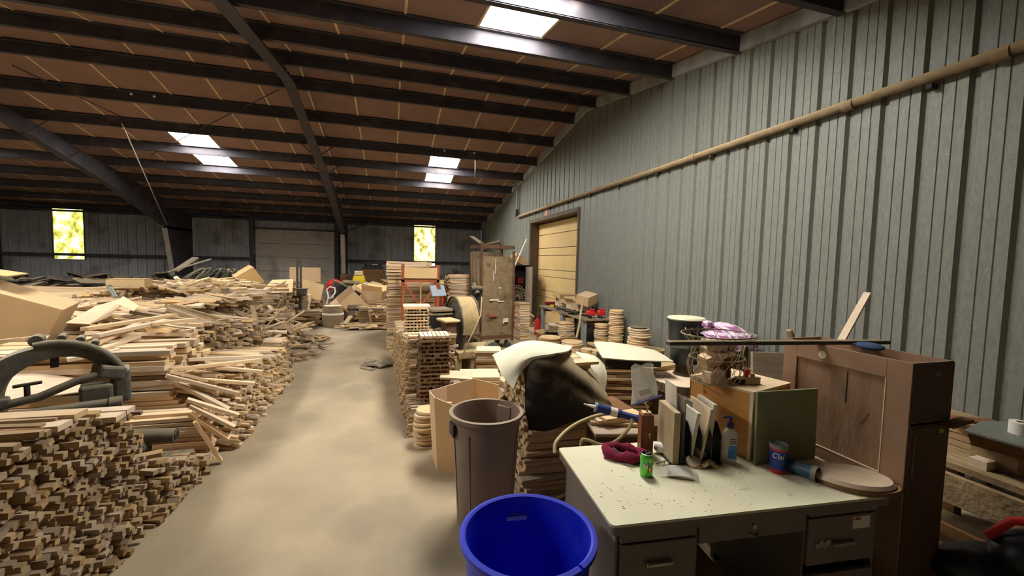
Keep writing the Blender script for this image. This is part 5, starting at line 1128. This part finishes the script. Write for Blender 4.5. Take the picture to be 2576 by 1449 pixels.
# ---- red knit beanie
p = od(1570, 1150); t = thing('knit_hat', 'crumpled maroon knit hat on the desk', 'hat', p, rz=-40)
m = MB(); vs = []; fs = []; nu, nv = 40, 12
for i in range(nu):
    a = 2*math.pi*i/nu; rx_, ry_ = .105*(1+.06*math.sin(3*a)), .07*(1+.08*math.sin(2*a+1))
    for j in range(nv):
        b = 2*math.pi*j/nv; rr = .026*(1+.22*math.sin(5*a+1)+.15*math.sin(9*a+b))
        vs.append(((rx_+rr*math.cos(b))*math.cos(a), (ry_+rr*math.cos(b))*math.sin(a), .027+rr*math.sin(b)*1.0+.006*math.sin(4*a)))
for i in range(nu):
    for j in range(nv): fs.append((i*nv+j, ((i+1) % nu)*nv+j, ((i+1) % nu)*nv+(j+1) % nv, i*nv+(j+1) % nv))
m.add(vs, fs).build('hat_cuff', 'knit', t, smooth=60)
G = [[(x*.1, y*.065, .012+.02*math.cos(x*2+y*3)*math.cos(y*2)+.01*math.sin(x*7)) for x in [q/6 for q in range(-6, 7)]] for y in [q/4 for q in range(-4, 5)]]
MB().sheet(G, .006).build('hat_lining', 'hat_lining', t, smooth=60)
# ---- tall lock box and plastic bag
p = od(1622, 1136); t = thing('wood_post_box', 'reddish brown square wooden post box with a keyhole', 'box', p, rz=-18)
MB().box((0, 0, .115), (.072, .072, .23)).build('box_body', 'wood_redbrown', t, bev=.003); MB().box((0, 0, .235), (.05, .05, .012)).build('box_cap', 'wood_pale', t, bev=.003)
MB().cyl((.012, -.037, .12), (.012, -.040, .12), .008, n=14).build('keyhole_plate', 'brass', t); MB().box((.012, -.038, .105), (.006, .004, .02)).build('keyhole_tail', 'brass', t)
m = MB(); m.tube([(0, 0, .24), (.01, .005, .27), (-.012, 0, .29), (.008, 0, .31), (0, 0, .33)], .006, 6); m.build('brass_fitting', 'brass', t, smooth=60)
pb = ony(1622, 1000, p.y); t2 = thing('plastic_bag', 'clear zip bag hung upside down over the wooden post box', 'bag', (pb.x, pb.y, 0), rz=-15)
G = []
for j in range(11):
    v = j/10; z = 1.06+.20*v; row = []
    for i in range(25):
        a = 2*math.pi*i/24; rr = .072-.012*v+.006*math.sin(5*a+6*v); row.append((rr*math.cos(a)*1.05-.02*v, rr*.35*math.sin(a)+.003*math.sin(8*v), z+.02*math.sin(a*2)*v+.03*math.cos(a)*(1-v)))
    G.append(row)
MB().sheet(G, .0012).build('bag_film', 'film', t2, smooth=60); MB().bar((-.08, -.025, 1.04), (.09, -.03, 1.10), .004, .010).build('zip_strip', 'zip_blue', t2)
MB().box((-.01, -.03, 1.12), (.07, .002, .035), (0, -15, 0)).build('bag_label', 'white', t2)
# ---- file organiser
p = od(1700, 1152); t = thing('file_organizer', 'black desk file organizer stuffed with papers and boards', 'file rack', (1.655, 1.955, DZ_), rz=-14)
MB().bx(-.15, .15, -.10, .12, 0, .012).build('base', 'black_plastic', t)
for k, x in enumerate((-.085, -.03, .03, .085, .14)):
    m = MB(); m.prism([(-.10, .012), (.12, .012), (.12, .24), (-.04, .22), (-.09, .16)], x-.003, x+.003, M=Matrix(((0, 0, 1, 0), (1, 0, 0, 0), (0, 1, 0, 0), (0, 0, 0, 1)))); m.build('divider', 'black_plastic', t)
for nm, x, y0, y1, z1, th, mt, lb, tl in (('plywood_panel', -.125, -.12, .10, .285, .035, 'wood_sand', 'tan plywood panel', 0), ('white_paper', -.07, .0, .16, .40, .006, 'paper', 'white paper sheet', -4), ('grey_board', -.055, -.06, .10, .34, .005, 'wood_grey', 'thin grey board', 0), ('folder', -.005, -.08, .13, .27, .02, 'paper', 'folded paper bundle', 8), ('magazine', .05, -.10, .14, .30, .014, 'cardboard_pale', 'curled magazine', 10), ('grey_sheet', .02, .02, .12, .30, .006, 'galv', 'grey metal sheet', 0), ('folder', .105, -.05, .14, .31, .02, 'paper', 'cream file folder', 6)):
    m = MB(); m.box((x, (y0+y1)/2, z1/2+.013), (th, y1-y0, z1), (0, tl, 0)); m.build(nm, mt, t, label=lb)
bs = tag(MB().bx(-.16, .16, -.1, .1, 0, .80).build('binder_stand', 'wood_dark', loc=(1.84, 2.36, 0), rot=(0, 0, -10), bev=.006), 'dark box behind the desk carrying the blue binder', 'box')
q0, q1 = ony(1708, 1008, 2.30), ony(1786, 1038, 2.22)
tb = thing('blue_binder', 'dark blue ring binder leaning behind the file organizer', 'binder', (q0+q1)/2, rz=-14); dx = (q1-q0).length
MB().box((0, .02, -.05), (dx, .05, .17), (-14, 8, 0)).build('cover', 'navy', tb, bev=.004); MB().box((.006, .02, -.044), (dx-.01, .036, .17), (-14, 8, 0)).build('pages', 'paper', tb)
# ---- bulb, zip bag, crumpled paper, tongs
p = od(1668, 1142); t = thing('light_bulb', 'white light bulb lying on the desk behind the can', 'bulb', p+Vector((0, 0, .03)), rot=(0, 100, -48))
MB().lathe([(.001, -.055), (.018, -.05), (.028, -.035), (.031, -.018), (.028, 0), (.020, .018), (.016, .032), (.014, .034)], n=24).build('glass', 'white', t, smooth=60); MB().lathe([(.014, .034), (.0135, .055), (.008, .06), (.001, .062)], n=20).build('screw_base', 'chrome', t, smooth=40)
p = od(1710, 1195); t = thing('parts_bag', 'clear plastic packet lying flat on the desk', 'bag', p, rz=-32); MB().box((0, 0, .012), (.13, .09, .02)).build('packet', 'film_grey', t, bev=.008); MB().sheet(cat_rom([[(-.1, -.055, .003), (-.03, -.06, .022), (.04, -.06, .024), (.09, -.055, .004)], [(-.1, 0, .012), (-.03, 0, .027), (.04, 0, .028), (.09, 0, .012)], [(-.1, .055, .004), (-.03, .06, .022), (.04, .06, .022), (.09, .055, .004)]], 4), .001).build('film', 'film', t, smooth=60)
p = od(1672, 1168); t = thing('small_tongs', 'small wire clip lying by the bulb', 'clip', p, rz=20); MB().tube([(-.05, .02, .006), (0, 0, .02), (.05, -.03, .006)], .003, 6).build('wire', 'chrome', t); MB().tube([(-.04, -.02, .006), (0, 0, .02), (.06, 0, .008)], .003, 6).build('wire', 'iron_dark', t)
p = od(1775, 1172); t = thing('crumpled_paper', 'crumpled brown paper napkin on the desk', 'paper', p, rz=-10)
G = [[(.055*x+.006*math.sin(9*y), .035*y, .022+.014*math.sin(5*x+2*y)*math.cos(4*y+x)-.008*(x*x+y*y)) for x in [q/6 for q in range(-6, 7)]] for y in [q/5 for q in range(-5, 6)]]
MB().sheet(G, .002).build('paper_sheet', 'cardboard_pale', t, smooth=25)
p = od(1742, 1170); tag(MB().lathe([(.001, 0), (.036, 0), (.038, .008), (.036, .016), (.001, .016)], n=24).build('wood_puck', 'wood_pale', loc=p+Vector((0, 0, .014)), rot=(28, -8, 0), smooth=40), 'small round wooden puck beside the crumpled paper', 'wood disc')
# ---- sanitizer bottle
p = od(1832, 1160); t = thing('pump_bottle', 'clear sanitizer bottle with a navy pump', 'bottle', p, rz=-25)
MB().lathe([(.001, .002), (.036, .002), (.040, .012), (.040, .15), (.034, .175), (.018, .19), (.014, .192), (.014, .20)], n=28, sx=1.05, sy=.75).build('bottle_body', 'film_bottle', t, smooth=40); MB().lathe([(.001, .004), (.034, .004), (.036, .05), (.001, .05)], n=24, sx=1.0, sy=.7).build('gel', 'gel', t, smooth=40)
m = MB(); m.lathe([(.017, .195), (.017, .222), (.007, .226), (.006, .245), (.011, .25), (.011, .258), (.001, .26)], n=18); m.box((-.018, 0, .255), (.04, .012, .010), (0, -8, 0)); m.build('pump', 'navy', t, smooth=40)
lb_ = MB().box((.008, -.0315, .065), (.045, .0015, .075), (3, 0, 0)).build('label', 'label_blue', t)
for q in range(3): MB().box((.008, -.0318, .118+.011*q), (.034, .001, .004)).build('label_print', 'navy', lb_)
# ---- tumbler, mug and plaques
p = od(1955, 1186); t = thing('tumbler', 'blue steel tumbler with red band and white script', 'tumbler', p)
MB().lathe([(.001, 0), (.032, 0), (.034, .004), (.036, .022)], n=32).build('base_band', 'red', t, smooth=40); MB().lathe([(.036, .022), (.043, .125)], n=32).build('tumbler_body', 'can_blue', t, smooth=60); MB().lathe([(.043, .125), (.0435, .135)], n=32).build('red_band', 'red', t, smooth=60); MB().lathe([(.0435, .135), (.045, .152), (.044, .156), (.040, .156), (.038, .150), (.001, .150)], n=32).build('lid', 'film_lid', t, smooth=40)
text_obj('Clai', .038, (0, 0, .098), (0, 0, math.atan2(-p.y, -p.x)-.05), 'white', t, 'lettering', bend=.0425, shear=.25)
p = od(2022, 1198); t = thing('travel_mug', 'dark teal travel mug lying on its side', 'mug', p+Vector((-.01, 0, .040)), rot=(0, 90, -72))
MB().shell([(.001, -.07), (.033, -.07), (.036, .05), (.038, .055), (.038, .065), (.033, .065), (.031, -.05), (.001, -.05)], n=28).build('mug_body', 'teal', t, smooth=40); MB().lathe([(.001, .03), (.032, .03), (.032, .035), (.001, .035)], n=24).build('mug_inside', 'black', t); MB().shell([(.037, .045), (.0395, .045), (.0395, .068), (.037, .068)], n=28).build('mug_rim', 'galv', t, smooth=40)
MB().tube([(.036, 0, .05), (.058, .0, .04), (.066, 0, 0), (.058, 0, -.04), (.036, 0, -.05)], .006, 8).build('handle', 'galv', t, smooth=60)
ctr = od(2135, 1213); 
tag(MB().lathe([(.001, 0), (.19, 0), (.20, .008), (.19, .024), (.001, .024)], n=48, sy=.70).build('oval_plaque', 'wood_brown', loc=ctr+Vector((.02, -.01, 0)), rot=(0, 0, -34), smooth=30), 'dark oval plaque under the pale one on the desk corner', 'plaque')
tag(MB().lathe([(.001, 0), (.185, 0), (.19, .006), (.176, .022), (.001, .024)], n=48, sy=.70).build('oval_plaque', 'wood_pale', loc=ctr+Vector((0, 0, .025)), rot=(0, 0, -34), smooth=30), 'pale oval plaque lying uppermost on the desk corner', 'plaque')
# ---- wooden box, green board
t = thing('plywood_chest', 'orange plywood chest standing behind the desk bottle', 'chest', (1.965, 1.825, DZ_), rz=15)
m = MB(); m.bx(0, .012, 0, .40, 0, .385); m.bx(.40, .412, 0, .40, 0, .385); m.bx(0, .412, 0, .012, 0, .385); m.bx(0, .412, .39, .40, 0, .385); m.bx(0, .412, 0, .40, 0, .01); m.build('chest_body', 'ply_orange', t)
MB().bx(-.004, .416, -.004, .402, .385, .397).build('chest_top', 'wood_pale', t); MB().bx(-.006, .012, -.006, .012, 0, .40).build('corner_strip', 'wood_pale', t)
MB().tube([(-.006, .30, .385), (-.012, .30, .35), (-.010, .30, .33)], .002, 5).build('chain', 'brass', t); MB().cyl((-.008, .30, .318), (-.016, .30, .318), .010, n=12).build('tag_disc', 'brass', t)
MB().box((-.004, .08, .06), (.004, .006, .06)).build('screw_mark', 'wood_dark', t)
tag(MB().bx(0, .415, -.016, 0, 0, .41).build('green_board', 'olive_board', loc=(1.955, 1.79, DZ_), rot=(-1.5, 0, -3), bev=.002), 'olive green board standing on edge against the plywood chest', 'board')
CT = DZ_+.398
# ---- wire basket with blocks
bc = (1.93, 2.07, CT); t = thing('wire_basket', 'rusty wire basket full of wood blocks on the plywood chest', 'basket', bc)
prof = [(.14, .0), (.155, .02), (.165, .06), (.172, .10), (.168, .135), (.152, .165), (.150, .20), (.172, .245), (.215, .29)]
def bp(a, u):
    k = u*(len(prof)-1); i = min(int(k), len(prof)-2); f = k-i; r_ = prof[i][0]*(1-f)+prof[i+1][0]*f; z = prof[i][1]*(1-f)+prof[i+1][1]*f; return (r_*math.cos(a)*1.05, r_*math.sin(a)*.85, z)
for u, r_ in ((0, .004), (.55, .003), (1, .0045)): MB().tube([bp(2*math.pi*i/40, u) for i in range(40)], r_, 6, closed=True).build('ring', 'wire', t, smooth=60)
for s in (-1, 1):
    m = MB()
    for q in range(19): m.tube([bp(2*math.pi*q/19+s*1.1*v/14, v/14) for v in range(15)], .0016, 4)
    m.build('wire_mesh', 'wire', t, smooth=60)
m = MB()
for q in range(-5, 6):
    e = math.sqrt(max(0, .14**2-(q*.026)**2)); m.cyl((-e*1.1, q*.022, .002), (e*1.1, q*.022, .002), .002, n=4)
m.build('base_wire', 'wire', t)
for k, (x, y, z, dd, rt, mt) in enumerate(((-.06, -.05, .042, (.13, .06, .07), (0, 0, 10), 'wood_pale'), (.06, .03, .05, (.11, .05, .08), (0, 0, -20), 'wood_redbrown'), (-.05, .0, .135, (.13, .08, .07), (8, -14, 5), 'wood_pale'), (.03, -.01, .165, (.12, .08, .03), (0, -8, 12), 'wood_pale'), (-.01, .02, .222, (.13, .09, .06), (4, 6, -12), 'wood_pale'), (.08, .0, .215, (.08, .06, .05), (0, 20, 30), 'wood_old'), (.06, .04, .125, (.11, .07, .06), (0, 10, -15), 'wood_redbrown'))):
    tag(MB().box((0, 0, 0), dd).build('basket_block', mt, loc=Vector(bc)+Vector((x, y, z)), rot=rt, bev=.003), ('pale corner block low in the wire basket', 'reddish block low in the wire basket', 'pale tilted block halfway up the wire basket', 'flat pale block near the top of the wire basket', 'topmost pale block in the wire basket', 'dull block near the rim of the wire basket', 'reddish block halfway up the wire basket')[k], 'wood block')
a, b = onz(1793, 955, CT+.005), onz(1822, 905, CT+.115)
tag(MB().bar(a, b, .04, .028).build('leaning_block', 'wood', bev=.003), 'tan block leaning on the outside of the wire basket', 'wood block')
p = onz(1872, 964, CT); p = p+Vector((.03, -.015, 0)); t = thing('block_plane', 'small grey block plane shaped tool beside the basket', 'tool', p, rz=-6)
MB().box((0, 0, .017), (.10, .05, .034)).build('plane_body', 'wood_sand', t, bev=.004); MB().box((-.07, .01, .016), (.05, .05, .03)).build('plane_toe', 'black', t, bev=.004); MB().box((-.02, 0, .038), (.15, .045, .008)).build('plane_plate', 'wood_sand', t, bev=.003); MB().cyl((.01, 0, .042), (.01, 0, .062), .014, n=14).build('knob', 'wood_sand', t, smooth=40)
tc_ = thing('red_cup', 'small red cup standing on the block plane', 'cup', p+Vector((-.03, .002, .0425))); MB().lathe([(.001, 0), (.011, 0), (.009, .008), (.016, .014), (.021, .05), (.018, .05), (.012, .018), (.001, .016)], n=20).build('cup_body', 'red', tc_, smooth=40); MB().shell([(.018, .048), (.0215, .048), (.0215, .053), (.018, .053)], n=20).build('cup_rim', 'white', tc_, smooth=40)
# ---- little table with caulking gun and hose
t = thing('small_stand', 'low wooden stand behind the desk', 'stand', (1.62, 2.66, 0), rz=-12)
MB().box((0, 0, .645), (.42, .30, .03)).build('top', 'wood_old', t, bev=.01); MB().box((0, -.13, .59), (.38, .02, .08)).build('apron', 'wood_dark', t)
for x in (-.18, .18):
    for y in (-.12, .12): MB().box((x, y, .315), (.04, .04, .63)).build('leg', 'wood_dark', t)
for k in range(3): put_stick('stand_board', (1.60+.03*k, 2.70, .675+.022*k), (0, 0, R(-20+14*k)), (.34, .12, .02), 'wood', 'short board lying on the low stand', 'wood board', 'boards on the low stand')
ca, cb = ony(1498, 1024, 2.42), ony(1622, 1058, 2.30); ax = (cb-ca); t = thing('caulking_gun', 'blue caulking tube in a gun pointing over the desk', 'caulking gun', ca)
tu_ = MB().cyl((0, 0, 0), ax*.52, .028, n=20).build('tube', 'navy', t, smooth=40); MB().cyl(ax*.30, ax*.44, .0288, n=20).build('label', 'paper', tu_, smooth=40); MB().cyl(-ax*.01, ax*.03, .032, n=20).build('collar', 'blue_grey', t, smooth=40); MB().cyl((0, 0, 0), -ax*.24, .012, .004, n=14).build('nozzle', 'white', tu_, smooth=40)
MB().bar(ax*.5, ax*1.0, .05, .035).build('gun_body', 'navy', t, bev=.008); MB().bar(ax*.85, ax*1.02+Vector((.02, -.02, -.06)), .03, .03).build('grip', 'black', t, bev=.006)
hp = [ony(1395, 1140, 2.25), ony(1400, 1110, 2.3), ony(1440, 1072, 2.4), ony(1500, 1046, 2.45), ony(1560, 1040, 2.4), ony(1588, 1052, 2.32), ony(1580, 1080, 2.3), ony(1545, 1112, 2.3), ony(1510, 1118, 2.35), ony(1475, 1106, 2.4), ony(1462, 1115, 2.42), ony(1462, 1180, 2.42)]
G = cat_rom([hp, [p+Vector((0, .01, 0)) for p in hp]], 6)[0]
tag(MB().tube(G, .011, 10).build('tan_hose', 'hose_tan', smooth=60), 'stiff tan hose looping above the back edge of the desk', 'hose')
# ================================================================== tall cabinet, long bar and the far right corner
CX, CY0, CY1, CZ = 2.45, 1.37, 2.06, 1.40
t = thing('brown_cabinet', 'tall brown painted cabinet standing against the desk end', 'cabinet', (CX, CY0, 0))
L_ = CY1-CY0
m = MB(); m.bx(.012, .30, 0, .012, 0, 1.08); m.bx(.012, .30, 0, .012, 1.095, CZ); m.bx(.288, .30, 0, L_, 0, CZ); m.bx(.012, .30, L_-.012, L_, 0, CZ); m.bx(.012, .30, 0, L_, 1.30, 1.312); m.build('carcass', 'cab_brown', t)
fr = MB(); fr.bx(0, .014, 0, .11, .45, CZ); fr.bx(0, .014, L_-.09, L_, .45, CZ); fr.bx(0, .014, .11, L_-.09, CZ-.10, CZ); fr.bx(0, .014, .11, L_-.09, .45, .80); fr.bx(0, .014, 0, L_, 0, .448); ff = fr.build('face_frame', 'cab_brown', t, bev=.002)
ip = MB().bx(.010, .016, .11, L_-.09, .80, CZ-.10).build('inset_panel', 'cab_panel', t)
e = MB(); e.bx(-.002, .004, .108, .113, .80, CZ-.10); e.bx(-.002, .004, .108, L_-.09, .797, .803); e.build('worn_edge', 'cardboard_pale', ff)
MB().bx(.008, .0102, .30, .306, 1.10, 1.28).build('panel_crack', 'black', ip); MB().box((.009, .20, 1.05), (.003, .004, .08), (28, 0, 0)).build('panel_scratch', 'wood_dark', ip)
MB().cyl((-.003, .44, 1.345), (0, .44, 1.345), .024, n=18).build('round_plate', 'paper', ff)
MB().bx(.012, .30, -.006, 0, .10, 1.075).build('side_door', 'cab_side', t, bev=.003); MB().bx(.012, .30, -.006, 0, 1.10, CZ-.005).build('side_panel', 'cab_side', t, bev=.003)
MB().bx(.15, .19, -.009, -.006, 1.33, 1.35).build('small_label', 'wood_grey', t); MB().bx(.22, .25, -.009, -.006, 1.035, 1.055).build('green_tape', 'lime', t); MB().bx(.04, .046, -.009, -.006, .82, 1.04).build('door_edge_strip', 'wood_grey', t)
MB().box((.33, -.02, 1.085), (.22, .05, .018), (0, 0, 8)).build('shelf_end', 'wood_dark', t)
rest([((CX+.03+rng.random()*.24, CY0+.03+rng.random()*(L_-.06), 1.318+.012*rng.random()), (0, 0, rng.uniform(0, 3)), (rng.uniform(.02, .08), .012, .008)) for _ in range(160)], 'tray_shavings', 'wood shavings lying in the open top of the brown cabinet', 'wood_old')
# long steel bar across the cabinet top
b0, b1 = onz(1680, 863, 1.415), onz(2232, 860, 1.415)
t = thing('steel_bar', 'long dark steel bar laid across the top of the brown cabinet', 'bar', (0, 0, 0))
MB().bar(b0, b1, .05, .024).build('bar', 'bar_steel', t, bev=.006)
# board and cap on the cabinet
tag(MB().bar((2.66, 1.86, 1.41), ony(2182, 738, 2.0), .038, .018).build('leaning_lath_board', 'wood_pale'), 'pale lath leaning on the wall above the brown cabinet', 'wood board')
tag(MB().bar((2.48, 2.04, 1.41), (2.46, 2.045, 1.455), .05, .02).build('rounded_peg', 'wood_old', bev=.008), 'short rounded wooden tongue on the cabinet corner', 'wood peg')
p = onz(2192, 862, 1.405); t = thing('denim_hat', 'blue denim hat lying on the cabinet top', 'hat', (2.66, 1.70, 1.403), rz=70)
MB().ball((0, 0, .008), .07, 16, (1.15, .85, .30)).build('crown', 'denim', t, smooth=60); MB().lathe([(.001, 0), (.06, 0), (.06, .006), (.001, .006)], n=20, c=(.07, 0, .004)).build('brim', 'black', t, smooth=40)
# ---- lumber along the wall at the right edge
rng = random.Random(77)
t = thing('lumber_rack', 'heavy timber rack holding slabs against the ribbed wall', 'rack', (3.70, 1.55, 0))
for y in (-.75, .45):
    for x in (-.35, .42): MB().box((x, y, .31), (.09, .09, .62)).build('post', 'wood_dark', t)
    MB().box((.02, y, .645), (.98, .10, .05)).build('bearer', 'wood_old', t)
MB().box((-.47, -.1, .56), (.06, 1.6, .17)).build('side_rail', 'wood_rough', t); MB().box((-.46, -.1, .30), (.05, 1.6, .06)).build('side_rail', 'wood_dark', t)
for k in range(7): MB().box((-.40+.145*k, -.1, .69), (.135, 1.6, .035)).build('deck_board', 'wood_rough', t)
for k in range(9): put_stick('rack_slab', (3.62+.14*(k % 3), 1.78-.03*(k//3), .732+.045*(k//3)), (0, 0, R(90+rng.gauss(0, 2))), (.9, .115, .04), rng.choice(('wood_old', 'wood')), 'rough slab stacked on the timber rack by the wall', 'wood slab', 'slabs on the timber rack')
for k in range(8): put_stick('low_slab', (3.55+.10*(k % 4), 1.62, .05+.05*(k//4)), (0, 0, R(90+rng.gauss(0, 2))), (1.3, .09, .045), rng.choice(('wood_old', 'wood_pale')), 'slab lying on the floor under the timber rack', 'wood slab', 'slabs under the timber rack')
for k in range(3): put_stick('rack_block', (3.36+.1*k, 1.50-.06*k, .733), (0, 0, R(20*k)), (.12, .08, .05), 'wood_pale', 'short block lying on the timber rack shelf', 'wood block', 'blocks on the timber rack')
t = thing('steel_plate_table', 'grey steel plate on a wooden block above the timber rack', 'table', (0, 0, 0))
q = [onz(2425, 1082, .93), onz(2600, 1130, .93), onz(2640, 1065, .93), onz(2470, 1058, .93)]
m = MB(); m.add([tuple(v) for v in q]+[tuple(v-Vector((0, 0, .012))) for v in q], [(0, 1, 2, 3), (7, 6, 5, 4), (0, 4, 5, 1), (1, 5, 6, 2), (2, 6, 7, 3), (3, 7, 4, 0)]); m.build('plate', 'galv', t)
cc = sum(q, Vector())/4; m = MB(); m.add([tuple(cc.lerp(v, .92)-Vector((0, 0, .013))) for v in q]+[tuple(cc.lerp(v, .8)-Vector((0, 0, .09))) for v in q], [(0, 1, 2, 3), (7, 6, 5, 4), (0, 4, 5, 1), (1, 5, 6, 2), (2, 6, 7, 3), (3, 7, 4, 0)]); m.build('plate_block', 'wood_dark', t)
MB().bx(cc.x-.10, cc.x+.10, cc.y-.1, cc.y+.1, .71, .845).build('support_block', 'wood_rough', t)
p = onz(2568, 1092, .931); t = thing('tape_roll', 'white paper tape roll standing on the steel plate', 'roll', p); MB().shell([(.025, 0), (.05, 0), (.05, .07), (.025, .07)], n=28).build('roll_paper', 'white', t, smooth=35); MB().shell([(.022, 0), (.025, 0), (.025, .07), (.022, .07)], n=28).build('roll_core', 'cardboard', t, smooth=35)
tag(MB().box((0, 0, 0), (.26, .10, .012)).build('orange_slip', 'wood_redbrown', loc=onz(2500, 1062, .93)+Vector((.06, .12, -.04)), rot=(0, 0, -30)), 'orange stained slip of wood behind the steel plate', 'wood slip')
# dark bag with a red handle on the floor
p = Vector((3.0, 1.26, 0)); t = thing('dark_backpack', 'black bulky bag with a red handle on the floor by the cabinet', 'bag', p, rz=-30); t.scale = (1.1, 1.1, 1.15)
m = MB(); m.ball((0, 0, .19), .24, 20, (1.05, .8, .80)); m.build('bag_body', 'black_plastic', t, smooth=60)
MB().ball((.10, -.05, .38), .15, 16, (1.1, .8, .8)).build('bag_top', 'black_plastic', t, smooth=60); MB().ball((-.18, -.06, .30), .10, 14, (1, .8, .9)).build('side_pocket', 'black_plastic', t, smooth=60)
MB().tube([(-.06, -.02, .44), (.02, -.03, .53), (.14, -.05, .55), (.26, -.06, .49)], .018, 8).build('bag_handle', 'red', t, smooth=60)
MB().lathe([(.05, 0), (.05, .08), (.001, .08)], n=16, c=(.0, -.2, .18)).build('buckle', 'blue_grey', t, smooth=40)
